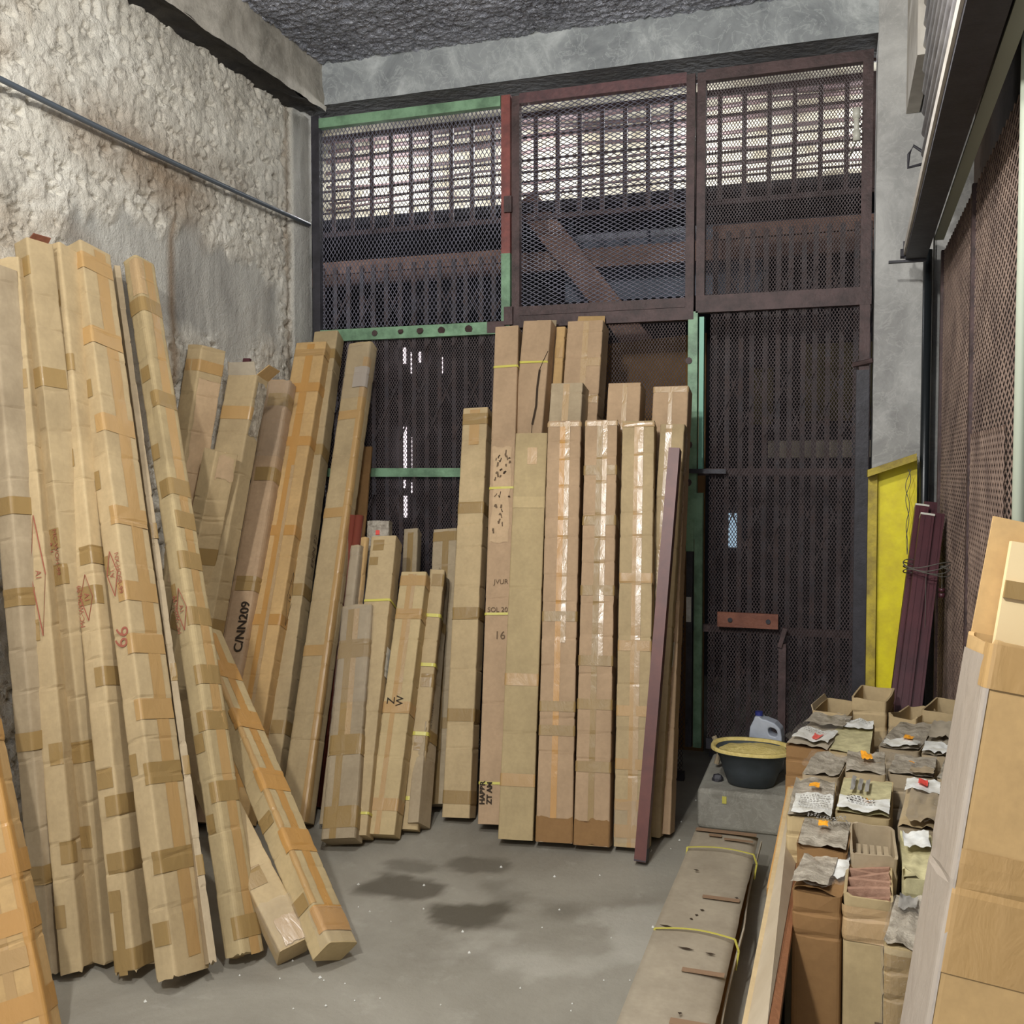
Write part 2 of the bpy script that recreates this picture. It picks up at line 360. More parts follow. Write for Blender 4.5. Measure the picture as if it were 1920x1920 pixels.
# ------------------------------------------------------------------ gates: expanded metal in steel frames
def mesh_strands(x0, x1, z0, z1, w, h, th, horizontal=False):
    """diamond net in local (a, b): zigzag strands, four sided"""
    if horizontal: a0, a1, b0, b1, ca, cb = z0, z1, x0, x1, h, w
    else: a0, a1, b0, b1, ca, cb = x0, x1, z0, z1, w, h
    n = max(1, int(round((a1 - a0) / ca))); m = max(2, int(round((b1 - b0) / (cb / 2))))
    ca = (a1 - a0) / n
    bb = np.linspace(b0, b1, m + 1)
    V = []; Fq = []
    k = 0
    for i in range(n):
        for sgn in (1,):
            off = np.where((np.arange(m + 1) + 0) % 2 == 0, 0, 1.0) * ca / 2
            for half in (0, 1):
                a = a0 + i * ca + (off if half == 0 else ca - off)
                r = th / 2
                pts = []
                for da, dy in ((-r * 1.25, 0), (0, -r), (r * 1.25, 0), (0, r)):
                    A = a + da; D = np.full(m + 1, dy)
                    pts.append(np.stack([bb, D, A], -1) if horizontal else np.stack([A, D, bb], -1))
                P = np.stack(pts, 1).reshape(-1, 3)
                V.append(P)
                base = k + np.arange(m)[:, None] * 4
                for s_ in range(4):
                    t_ = (s_ + 1) % 4
                    Fq.append(np.concatenate([base + s_, base + t_, base + 4 + t_, base + 4 + s_], 1))
                k += (m + 1) * 4
    return np.concatenate(V), np.concatenate(Fq)
def wire(name, V, Fq, mat, parent):
    me = bpy.data.meshes.new(name); me.vertices.add(len(V)); me.vertices.foreach_set('co', V.reshape(-1).astype(np.float32))
    me.loops.add(Fq.size); me.loops.foreach_set('vertex_index', Fq.reshape(-1).astype(np.int32))
    me.polygons.add(len(Fq)); me.polygons.foreach_set('loop_start', np.arange(0, Fq.size, 4, dtype=np.int32)); me.polygons.foreach_set('loop_total', np.full(len(Fq), 4, np.int32))
    me.update(calc_edges=True); me.materials.append(mat)
    o = bpy.data.objects.new(name, me); COL.objects.link(o); o.parent = parent; o['kind'] = 'stuff'; return o
RK = [0]
def rail(parent, x0, x1, z0, z1, mat, y=YF, t=.035, name='rail'):
    RK[0] += 1; t = .033 + .0009 * (RK[0] % 6)
    o = MB().box((x0, -t, z0), (x1, t * .2, z1)).build(name, mat, parent); return o
def gate(name, label, x0, x1, z0, z1, y, w, h, th, wm, rails, horizontal=False, cat='gate'):
    g = thing(name, label, cat, (0, y, 0))
    V, Fq = mesh_strands(x0, x1, z0, z1, w, h, th, horizontal)
    wire('wire_mesh', V, Fq, wm, g)
    for (a, b, c, d, m, nm) in rails: rail(g, a, b, c, d, m, name=nm)
    return g
g1 = gate('mesh_gate', 'upper left expanded-mesh panel with green top and bottom rails', -2.66, -1.625, 2.27, 3.36, 4.79, .0225, .036, .0042, WIREG,
          [(-2.70, -2.655, 0.0, 3.40, STEELD, 'post'), (-2.655, -1.63, 3.335, 3.385, GREEN, 'rail'), (-2.655, -1.60, 2.20, 2.262, GREEN, 'rail')])
# centre post: red oxide above, green below
po = thing('gate_post', 'upright steel post flaking from red oxide to green between the upper mesh panels', 'post', (0, 4.79, 0))
rail(po, -1.625, -1.578, 2.60, 3.385, RED, name='upper_length'); rail(po, -1.625, -1.578, 2.20, 2.60, GREEN, name='lower_length'); rail(po, -1.625, -1.578, 0, 2.20, STEELD, name='foot_length')
MB().box((-1.605, -.055, 2.80), (-1.565, -.036, 2.88)).build('hinge', RUST, po); MB().box((-1.605, -.055, 2.24), (-1.560, -.036, 2.33)).build('hinge', RUST, po)
g2 = gate('mesh_gate', 'upper centre mesh panel of wide flat diamonds in a brown frame', -1.53, -.70, 2.33, 3.34, 4.79, .040, .0205, .0044, WIREG,
          [(-1.570, -1.530, 2.25, 3.375, RUST, 'stile'), (-.700, -.660, 2.25, 3.375, RUST, 'stile'), (-1.530, -.70, 3.335, 3.385, plain('steel_rust_reddish', (112, 78, 78), .6, bump=.3, scale=60, var=(84, 62, 64), vs_=16), 'rail'), (-1.530, -.70, 2.285, 2.330, RUST, 'rail'), (-1.570, -.66, 2.225, 2.283, RUST, 'rail')], True)
g3 = gate('mesh_gate', 'upper right fine-mesh panel in a brown frame beside the concrete column', -.61, .09, 2.34, 3.34, 4.79, .0145, .0225, .0036, WIRE,
          [(-.650, -.610, 2.26, 3.375, RUST, 'stile'), (.085, .130, 2.30, 3.385, RUST, 'stile'), (-.610, .085, 3.335, 3.385, RUST, 'rail'), (-.650, .135, 2.255, 2.335, RUST, 'rail')])
g4 = gate('mesh_gate', 'lower left dark mesh gate crossed by one green bar', -2.655, -1.62, .03, 2.20, 4.79, .0145, .024, .0032, WIRE,
          [(-2.655, -1.625, 1.475, 1.52, GREEN, 'cross_bar'), (-2.655, -1.60, 0.0, .04, STEELD, 'rail')])
# the bar stands behind the net
g4.children[1].location.y = .045
g5 = gate('mesh_gate', 'lower centre mesh gate mostly hidden behind the standing cartons', -1.575, -.70, .03, 2.225, 4.79, .0155, .024, .0034, WIRE,
          [(-1.575, -.69, 0.0, .04, STEELD, 'rail')])
g6 = gate('mesh_gate', 'lower right mesh gate with rusty cross bars and a bolted plate', -.585, .085, .20, 2.255, 4.79, .0150, .0245, .0034, WIRE,
          [(.085, .130, .17, 2.255, RUST, 'stile'), (-.585, .12, .17, .22, STEELD, 'rail')])
for zz in (1.50, .745):
    b = MB().bar((-.66, .03, zz), (.10, .03, zz), .03, .034).build('cross_bar', RUST, g6)
MB().bar((-.70, -.045, 1.505), (-.50, -.045, 1.503), .022, .022).build('slide_bolt', STEELD, g6)
pl = MB().box((-.535, -.05, .765), (-.255, -.03, .835)).build('iron_plate', IRON, g6)
for xx in (-.475, -.30):
    MB().tube([(xx, -.058, .800), (xx, -.046, .800)], .011, 10).build('bolt', STEELD, pl)
MB().bar((-.235, -.045, .20), (-.235, -.045, .70), .034, .03).build('prop_bar', RUST, g6)
MB().bar((-.247, -.06, .685), (-.222, -.06, .775), .03, .02).build('latch', RUST, g6)
MB().tube([(.06, -.03, 1.985), (.145, -.06, 2.0)], .012, 8).build('hinge_pin', RUST, g6)
MB().box((.075, -.05, .2), (.13, -.012, 1.96)).build('hinge_tube', STEELD, g6)
gp = thing('gate_post', 'green-painted hollow post with rust patches left of the right gate', 'post', (0, 4.79, 0))
rail(gp, -.685, -.640, 1.18, 2.262, GREEN, name='upper_length'); rail(gp, -.685, -.655, .17, 1.18, STEELD, name='lower_length')
rail(gp, -.632, -.610, 1.50, 2.235, plain('paint_mint', (122, 184, 158), .45), name='mint_strip'); rail(gp, -.648, -.610, .17, 1.40, GREEN, name='inner_strip')
MB().box((-.687, -.045, 1.12), (-.650, -.036, 1.28)).build('lock_plate', GREEN, gp); MB().box((-.683, -.045, .78), (-.660, -.0355, .90)).build('whitewash', PAPER, gp)
for zz, rr in ((2.03, .016), (1.80, .014), (1.63, .020), (1.45, .018)):
    MB().tube([(-.68, -.042, zz), (-.68, -.034, zz)], rr, 9).build('rust_spot', RUST, gp)
for xx in (-2.33, -2.18, -2.07, -1.80, -1.95):
    MB().tube([(xx, -.042, 2.232 + random.uniform(-.005, .012)), (xx, -.034, 2.232)], random.uniform(.014, .026), 9).build('rust_spot', RUST, g1)
MB().box((-1.70, -.040, 2.205), (-1.60, -.034, 2.262)).build('rust_spot', RUST, g1)

# ---- yard behind the gates: security grille, lit wall, beams, folding gates
gr = thing('security_grille', 'rusty window grille of upright and level bars in front of the pale plaster', 'grille', (0, 5.0, 0))
Y0 = 0
for zz, r_ in ((2.83, .018), (3.36, .020), (3.25, .008), (3.13, .008), (3.07, .008), (3.02, .007), (2.95, .007), (3.43, .014)):
    MB().bar((-3.0, Y0, zz), (.40, Y0, zz), r_, r_ * 1.4).build('level_bar', RUST, gr)
x = -2.93
while x < .4:
    MB().bar((x, Y0 - .012, 2.83), (x, Y0 - .012, 3.36), .022, .012).build('upright_bar', RUST, gr); x += .118
pw = thing('plaster_wall', 'pale rough plaster strip lit beyond the upper mesh panels', 'wall', (0, 0, 0))
zz = np.linspace(2.98, 3.98, 60); xx = np.linspace(-3.3, 1.0, 240); T, Xv = np.meshgrid(zz, xx)
grid_obj('plaster', np.stack([Xv, 5.95 + (fbm(Xv * 8, T * 20, 0, 9, 4) - .47) * .08, T], -1)[::-1], YWALL, pw)
MB().box((-3.3, 5.25, 2.945), (1.0, 6.2, 2.985)).build('light_block_ledge', YDARK, pw)  # added slab, keeps the yard light off the bars below
for i, (zz, r_) in enumerate(((3.53, .020), (3.59, .014), (3.65, .026), (3.36, .009), (3.27, .009), (3.22, .008), (3.45, .012))):
    t = MB().tube([(-3.2 + k * .35, 5.84 + .03 * math.sin(i * 2 + k), zz + .010 * math.sin(k * 1.7 + i)) for k in range(13)], r_, 8).build('roof_pipe', RUST)
    nm = ['thick dark pipe highest but one under the yard roof', 'slim dark pipe just above the thick ones', 'topmost dark pipe under the yard roof', 'thin dark rod third from the bottom across the plaster', 'thin dark rod second from the bottom across the plaster', 'lowest thin rod across the pale plaster', 'dark pipe level with the top of the grille'][i]
    tag(t, nm, 'pipe', 'dark pipes running across the lit plaster')
sb_ = MB().box((-3.2, 5.56, 2.67), (.9, 5.62, 2.78)).build('steel_beam', BRACE); tag(sb_, 'long rusty steel beam running level behind the mesh panels', 'beam')
tb = thing('conduit', 'bluish-white tubular conduit above the rusty beam', 'pipe', (0, 5.50, 0))
MB().tube([(-1.42, 0, 2.825), (-1.02, 0, 2.825)], .022, 10).build('tube_length', JUG, tb); MB().tube([(-1.00, 0, 2.825), (-.70, 0, 2.825)], .022, 10).build('tube_length', JUG, tb)
MB().tube([(-1.46, 0, 2.80), (-1.46, 0, 2.92)], .015, 8).build('tube_stub', PIPEG, tb)
tb2 = MB().tube([(-.62, 5.5, 2.82), (1.0, 5.5, 2.82)], .022, 10).build('conduit', YGREY); tag(tb2, 'short grey conduit behind the upper right mesh panel', 'pipe')
p = MB().bar(at(985, 375, 'y', 5.35), at(1215, 665, 'y', 5.35), .14, .05, (0, 1, 0)).build('diagonal_brace', BRACE); tag(p, 'wide rust-brown diagonal brace behind the centre mesh', 'brace')
a, b = at(1075, 430, 'y', 5.9), at(1330, 520, 'y', 5.9)
p = MB().box((a.x - .05, 5.9, b.z - .1), (b.x + .3, 5.93, 2.945)).build('metal_sheet', YGREY); tag(p, 'blue-grey metal sheet in the dark yard behind the diagonal brace', 'sheet')
a, b = at(1137, 640, 'y', 5.3), at(1305, 800, 'y', 5.3)
mbp = MB(); zl, zr = at(1140, 648, 'y', 5.3).z, at(1305, 625, 'y', 5.3).z
mbp.add([(a.x - .1, 5.3, .0), (b.x + .05, 5.3, .0), (b.x + .05, 5.3, zr), (a.x - .1, 5.3, zl), (a.x - .1, 5.33, .0), (b.x + .05, 5.33, .0), (b.x + .05, 5.33, zr), (a.x - .1, 5.33, zl)],
        [(0, 1, 2, 3), (7, 6, 5, 4), (0, 4, 5, 1), (1, 5, 6, 2), (2, 6, 7, 3), (3, 7, 4, 0)])
p = mbp.build('cardboard_sheet', CARDB); tag(p, 'large brown cardboard sheet standing behind the centre mesh', 'sheet')
def folding(label, x0, x1, n, y, z0, z1, loc_y):
    g = thing('folding_gate', label, 'gate', (0, y, 0))
    xs_ = np.linspace(x0, x1, n)
    for i, x in enumerate(xs_):
        x = x + random.uniform(-.006, .006)
        MB().bar((x, 0, z0), (x, 0, z1), .024, .012).build('upright_bar', BARG, g)
    for zc in (.55, 1.20, 1.85, 2.35):
        if zc > z1 - .1: continue
        for i in range(0, n - 2):
            for sg in (1, -1):
                if (i % 2 == 0) == (sg > 0):
                    MB().bar((xs_[i], -.014 * sg, zc - .17 * sg), (xs_[i + 2], -.014 * sg, zc + .17 * sg), .018, .005).build('lattice_bar', BARG, g)
    MB().bar((x0 - .02, .02, z1), (x1 + .02, .02, z1), .03, .07).build('top_track', BRACE, g)
    return g
folding('folded lattice gate of grey bars behind the left mesh panels', -2.85, -1.72, 15, 5.15, .02, 2.68, 0)
folding('folded lattice gate of grey bars behind the right mesh panels', -.60, .32, 16, 5.15, .02, 2.72, 0)
# daylight through the far slats
dl = thing('slatted_shutter', 'dark slatted shutter letting pink-white daylight through its gaps', 'shutter', (0, 7.2, 0))
for (u0, u1, v0, v1) in ((720, 733, 800, 878), (748, 762, 800, 880), (773, 779, 820, 880), (721, 733, 900, 925), (752, 760, 900, 915), (722, 734, 935, 968), (750, 763, 930, 970), (721, 726, 664, 698), (752, 761, 652, 682), (771, 777, 660, 700), (786, 789, 660, 680), (799, 803, 662, 684), (772, 777, 905, 925), (826, 830, 670, 700)):
    a, b = at(u0, v1, 'y', 7.19), at(u1, v0, 'y', 7.19)
    MB().box((a.x, -.02, a.z), (b.x, -.005, b.z)).build('daylight_gap', DAY, dl)
a, b = at(660, 1010, 'y', 7.2), at(930, 620, 'y', 7.2)
MB().box((max(a.x, -3.28), 0, a.z), (b.x, .05, b.z)).build('shutter_sheet', YDARK, dl)
a, b = at(1364, 1026, 'y', 7.27), at(1386, 963, 'y', 7.27)
wl = MB().box((a.x, 7.27, a.z), (b.x, 7.30, b.z)).build('glow_panel', DAYB); tag(wl, 'small pale blue lit panel glowing behind the right gate', 'panel')  # emissive panel marks a small bluish light of unknown kind
for (u0, u1, v0, v1, m, lb) in ((1500, 1640, 640, 790, KHAKI, 'dull khaki partition behind the right folding gate'), (1410, 1450, 690, 795, KHAKI, 'narrow khaki board behind the right folding gate'), (640, 780, 690, 790, KHAKI, 'khaki board behind the left folding gate'), (1440, 1640, 825, 858, BOARD, 'pale shelf board low behind the right folding gate')):
    a, b = at(u0, v1, 'y', 7.26), at(u1, v0, 'y', 7.26)
    p = MB().box((a.x, 7.26, a.z), (b.x, 7.30, b.z)).build('board', m); tag(p, lb, 'board')
a, b = at(1537, 562, 'y', 4.85), at(1582, 540, 'y', 4.85)
p = MB().box((a.x, 4.85, a.z), (b.x, 4.91, b.z)).build('foam_block', PVC); tag(p, 'small pale block standing on the rail behind the upper right mesh', 'block')
a = at(1606, 205, 'y', 4.73); b = at(1606, 265, 'y', 4.73)
pv = thing('pvc_fitting', 'short white plastic pipe hung on the upper right mesh', 'pipe', (0, 0, 0))
MB().tube([(a.x, 4.72, a.z - .03), (b.x, 4.72, b.z + .02)], .012, 10).build('pipe_length', PVC, pv, True)
MB().tube([(a.x, 4.72, a.z), (a.x, 4.72, a.z - .045)], .017, 10).build('socket', PVC, pv, True); MB().tube([(b.x, 4.72, b.z + .045), (b.x, 4.72, b.z)], .017, 10).build('socket', PVC, pv, True)
MB().tube([(b.x, 4.72, b.z), (b.x - .03, 4.72, b.z - .07)], .004, 6).build('wire_end', TWINE, pv)

# ---- conduit along the left wall
pts = []
for i in range(25):
    t = i / 24; u = -60 + t * 640; v = 118 + (u + 60) * .4735 + 5 * math.sin(t * 3.1)
    off = .052 if t < .9 else .052 - (t - .9) * .25
    pts.append(at(u, v, 'x', XL + off))
o = MB().tube(pts, .011, 8).build('wall_conduit', PIPEG, smooth=True); tag(o, 'slim grey conduit running along the rough left wall', 'pipe')

# ---- right side: mesh screen, black pipe, steel channel, ribbed sheet
ms = thing('mesh_screen', 'tall rusty expanded-mesh screen along the right wall', 'screen', (XR, 0, 0))
V, Fq = mesh_strands(1.2, 4.52, .02, 2.42, .060, .030, .0050, False)
V = np.stack([V[:, 1], V[:, 0], V[:, 2]], -1)
wire('wire_mesh', V, Fq[:, ::-1], WIRER, ms)
for yy in (4.50, 3.50, 2.42, 1.25):
    MB().box((-.012, yy - .016, 0), (.012, yy + .016, 2.42)).build('stile', RUST, ms)
V, Fq = mesh_strands(2.75, 3.42, .80, 1.62, .045, .034, .005, False); V = np.stack([V[:, 1] - .012, V[:, 0], V[:, 2]], -1)
wire('patch_mesh', V, Fq[:, ::-1], WIRER, ms)
sh = MB().box((.452, 1.2, .0), (.462, 4.5, 2.42)).build('backing_sheet', plain('sheet_umber', (58, 48, 44), .9, var=(42, 36, 34), vs_=3), ms)
for v_ in sh.data.vertices: v_.co.x -= XR
o = MB().tube([(.352, 4.56, 0), (.352, 4.56, 2.44)], .019, 12).build('black_pipe', BLACKP, smooth=True); tag(o, 'shiny black upright pipe in the corner beside the concrete column', 'pipe')
o = MB().tube([(.372, 2.36, 0), (.372, 2.36, 3.6)], .014, 10).build('pale_pole', SAGE, smooth=True); tag(o, 'pale upright pole at the right edge in front of the mesh screen', 'pole')
ch = thing('steel_channel', 'dark steel channel beam over the mesh screen', 'beam', (0, 0, 0))
MB().box((.255, 1.2, 2.375), (.335, 4.42, 2.395)).build('lower_flange', STEELD, ch); MB().box((.325, 1.2, 2.395), (.335, 4.42, 2.52)).build('web', STEELD, ch)
MB().box((.247, 1.2, 2.392), (.2545, 4.42, 2.425)).build('lit_edge_strip', CREAM, ch)  # cream strip: the channel's lit left face put into the colour
MB().box((.350, 1.2, 2.405), (.385, 4.22, 2.412)).build('sage_flange', SAGE, ch)
MB().box((.19, 4.405, 2.365), (.335, 4.43, 2.374)).build('bracket', STEELD, ch); MB().tube([(.235, 4.41, 2.40), (.25, 4.41, 2.40)], .02, 10).build('bolt', STEELD, ch); MB().bar((.25, 4.41, 2.38), (.25, 4.41, 2.45), .01, .012).build('pin', STEELD, ch)
hk = MB().tube([(.300, 4.06, 2.70), (.262, 4.06, 2.73), (.246, 4.06, 2.70), (.244, 4.06, 2.65), (.30, 4.06, 2.66)], .006, 8).build('hook', STEELD, ch)
zs = []; z = 2.42
P = []
for i in range(240):
    z = 2.42 + i * (3.62 - 2.42) / 239
    P.append((.300 + .012 * math.cos(2 * math.pi * (z - 2.42) / .078), z))
P = np.array(P); yy = np.array([1.2, 4.05])
Q = np.stack([np.repeat(P[:, None, 0], 2, 1), np.repeat(yy[None], len(P), 0), np.repeat(P[:, None, 1], 2, 1)], -1)
o = grid_obj('ribbed_sheet', Q[::-1], CORR); tag(o, 'pale ribbed metal sheet above the dark channel beam', 'sheet')
so = o.modifiers.new('s', 'SOLIDIFY'); so.thickness = .002
for v_ in o.data.vertices: v_.co.x -= (4.42 - v_.co.y) * .016
for k_ in ch.children:
    for v_ in k_.data.vertices: v_.co.x -= (4.42 - v_.co.y) * .016
o = MB().box((.262, 4.02, 3.05), (.315, 4.655, 3.62)).build('white_stub_beam', CREAM); tag(o, 'white-painted stub beam below the ceiling on the concrete column', 'beam')

# ------------------------------------------------------------------ cartons
class Carton:
    """long carton: local x = width, y = depth away from the front, z = length"""
    def __init__(s, L, w, d, seed, bulge=.006, crease=(), r=.010, rag=0.0, bend=0.0):
        s.L, s.w, s.d, s.seed, s.bulge, s.r, s.rag, s.bend = L, w, d, seed, bulge, r, rag, bend
        s.crease = list(crease)
    def base(s, q):
        q = q % 4; k = int(q); f = q - k; w, d = s.w, s.d
        ln = w if k % 2 == 0 else d
        P = [(f * w, 0), (w, f * d), (w - f * w, d), (0, d - f * d)][k]; n = [(0, -1), (1, 0), (0, 1), (-1, 0)][k]
        dc = min(f, 1 - f) * ln; cn = k if f < .5 else (k + 1) % 4
        dg = [(1, 1), (-1, 1), (-1, -1), (1, -1)][cn]
        if dc < s.r:
            e = (1 - dc / s.r) ** 2 * s.r * .42; P = (P[0] + dg[0] * e * .5, P[1] + dg[1] * e * .5)
            t = .5 * (1 - dc / s.r); m = (-dg[0] * .7, -dg[1] * .7); n = (n[0] * (1 - t) + m[0] * t, n[1] * (1 - t) + m[1] * t)
        face = min(1.0, dc / (.35 * ln + 1e-6))
        return P, n, face, k
    def pt(s, q, t, off=0.0):
        P, n, face, k = s.base(q)
        z = t * s.L
        b = float(fbm(q * .9 + s.seed * 3.7, z * 2.2, 0, s.seed, 2)) - .38
        g = s.bulge * b * (.35 + face)
        for c in s.crease:
            dz = abs(z - c - .006 * math.sin(q * 2 + c * 9))
            if dz < .008: g -= .0034 * (1 - dz / .008)
        bx = s.bend * math.sin(math.pi * t)
        zz = z
        if t > .999 and s.rag: zz += (float(fbm(q * 5 + s.seed, s.seed * 1.3, 0, s.seed, 3)) - .47) * s.rag
        o = g + off
        return (P[0] + n[0] * o + bx, P[1] + n[1] * o, zz)
    def ts(s, a=0.0, b=1.0):
        st = [a, b] + [k / 14 for k in range(1, 14) if a < k / 14 < b]
        for c in s.crease:
            for e in (-.0082, 0, .0082):
                t = (c + e) / s.L
                if a < t < b: st.append(t)
        return sorted(set(st))
    def qs(s, a=0.0, b=4.0):
        out = {a, b}
        for k in range(math.floor(a), math.ceil(b)):
            ln = s.w if k % 2 == 0 else s.d; e = min(.3, s.r / ln)
            for f in (0, e * .5, e, .5, 1 - e, 1 - e * .5): 
                if a < k + f < b: out.add(k + f)
        return sorted(out)
    def body(s, mat, parent, top='closed', inner=None, deep=.22):
        Q = s.qs()[:-1]; T = s.ts(); n = len(Q); V = []; Fs = []
        for t in T: V += [s.pt(q, t) for q in Q]
        for i in range(len(T) - 1):
            for k in range(n): Fs.append((i * n + k, i * n + (k + 1) % n, (i + 1) * n + (k + 1) % n, (i + 1) * n + k))
        Fs.append(tuple(range(n))[::-1])
        last = (len(T) - 1) * n
        if top == 'closed':
            k0 = len(V)
            for q in Q:
                x, y, z = s.pt(q, 1); V.append((s.w / 2 + (x - s.w / 2) * .86, s.d / 2 + (y - s.d / 2) * .86, z - .003))
            for k in range(n): Fs.append((last + k, last + (k + 1) % n, k0 + (k + 1) % n, k0 + k))
            Fs.append(tuple(k0 + k for k in range(n)))
        else:
            th = .006; rings = [1.0, 1 - deep / s.L]; k0 = len(V)
            for j, t in enumerate(rings):
                for q in Q:
                    x, y, z = s.pt(q, t); sx = 1 - 2 * th / s.w; sy_ = 1 - 2 * th / s.d
                    V.append((s.w / 2 + (x - s.w / 2) * sx, s.d / 2 + (y - s.d / 2) * sy_, z))
            for k in range(n):
                Fs.append((last + k, last + (k + 1) % n, k0 + (k + 1) % n, k0 + k))
                Fs.append((k0 + k, k0 + (k + 1) % n, k0 + n + (k + 1) % n, k0 + n + k))
            Fs.append(tuple(k0 + n + k for k in range(n)))
        me = MB(); me.v = V; me.f = Fs
        o = me.build('carton_body', mat, parent)
        return o
    def patch(s, name, mat, parent, t0, t1, q0, q1, off=.0014, ragged=0.0, rs=0):
        T = s.ts(t0, t1); Q = s.qs(q0, q1)
        if ragged:
            Q = sorted(set(Q) | {q0 + (q1 - q0) * i / 14 for i in range(15)}); T = sorted(set(T) | {t0 + (t1 - t0) * i / 24 for i in range(25)})
        V = []; Fs = []; n = len(Q)
        for i, t in enumerate(T):
            for k, q in enumerate(Q):
                tt, qq = t, q
                if ragged:
                    if i in (0, len(T) - 1): tt += (float(fbm(q * 6 + rs, 3.3, 0, rs + 5, 3)) - .45) * ragged / s.L
                    if k in (0, n - 1): qq += (float(fbm(t * s.L * 14 + rs, 7.7 + k, 0, rs + 8, 3)) - .45) * ragged / s.w
                V.append(s.pt(qq, min(max(tt, 0), 1), off))
        for i in range(len(T) - 1):
            for k in range(n - 1): Fs.append((i * n + k, i * n + k + 1, (i + 1) * n + k + 1, (i + 1) * n + k))
        m = MB(); m.v = V; m.f = Fs
        return m.build(name, mat, parent)
    def face_frame(s, q, t, off=.0028):
        p = Vector(s.pt(q, t, off)); e = Vector(s.pt(q + .04, t, off)) - Vector(s.pt(q - .04, t, off)); e.z = 0; e.normalize()
        return p, e, Vector((0, 0, 1))
    def text(s, parent, txt, q, t, size, rot, mat, name='lettering', thick=0.0):
        cu = bpy.data.curves.new('t', 'FONT'); cu.body = txt; cu.size = size; cu.align_x = 'CENTER'; cu.align_y = 'CENTER'; cu.offset = thick
        tmp = bpy.data.objects.new('t', cu); COL.objects.link(tmp)
        dg = bpy.context.evaluated_depsgraph_get(); dg.update()
        me = bpy.data.meshes.new_from_object(tmp.evaluated_get(dg)); bpy.data.objects.remove(tmp); bpy.data.curves.remove(cu)
        p, e, u = s.face_frame(q, t, .0045); c_, s_ = math.cos(rot), math.sin(rot)
        for v in me.vertices:
            x, y = v.co.x * c_ - v.co.y * s_, v.co.x * s_ + v.co.y * c_
            v.co = p + e * x + u * y
        me.materials.clear(); me.materials.append(mat); me.name = name
        o = bpy.data.objects.new(name, me); COL.objects.link(o); o.parent = parent; return o
    def stroke(s, parent, pts, wd, mat, name='printed_line', closed=False, off=.0045):
        """pts: list of (q, t) joined by a flat line"""
        P = [Vector(s.pt(q, t, off)) for q, t in pts]
        if closed: P.append(P[0])
        m = MB()
        for a, b in zip(P[:-1], P[1:]):
            d = (b - a).normalized(); nq = Vector((0, -1, 0)) if abs((b - a).y) < 1e-3 else Vector((1, 0, 0))
            x = d.cross(nq).normalized() * wd / 2
            m.add([a - x, a + x, b + x, b - x], [(0, 1, 2, 3)])
        return m.build(name, mat, parent)
    def stamp(s, parent, q, t, hw, hh, mat, flip=False):
        dq = hw / (s.w if int(q) % 2 == 0 else s.d); dt = hh / s.L
        o = s.stroke(parent, [(q - dq, t), (q, t + dt), (q + dq, t), (q, t - dt)], .0035, mat, 'printed_diamond', True)
        s.text(parent, 'A1', q, t, hw * 1.15, math.pi / 2 * (1 if flip else -1), mat, 'printed_code'); return o
    def flap(s, parent, side, length, ang, mat, lo=0.0, hi=1.0, name='flap'):
        a = Vector(s.pt(side + .02 + lo * .96, .9995)); b = Vector(s.pt(side + .02 + hi * .96, .9995))
        n = Vector([(0, -1, 0), (1, 0, 0), (0, 1, 0), (-1, 0, 0)][side]); u = Vector((0, 0, 1)) * math.sin(ang) + n * math.cos(ang)
        w = u.cross((b - a).normalized()) * .004
        c, d = b + u * length - (b - a) * .03, a + u * length * .94 + (b - a) * .04
        m = MB(); m.add([a, b, c, d, a + w, b + w, c + w, d + w], [(3, 2, 1, 0), (4, 5, 6, 7), (0, 1, 5, 4), (1, 2, 6, 5), (2, 3, 7, 6), (3, 0, 4, 7)])
        return m.build(name, mat, parent)
SEED = [100]
REPORT = []
def P2(p, plane=None):
    if isinstance(p, Vector): return p
    if len(p) == 3 and p[0] == 'w': return Vector((p[1], p[2], 0))
    return None
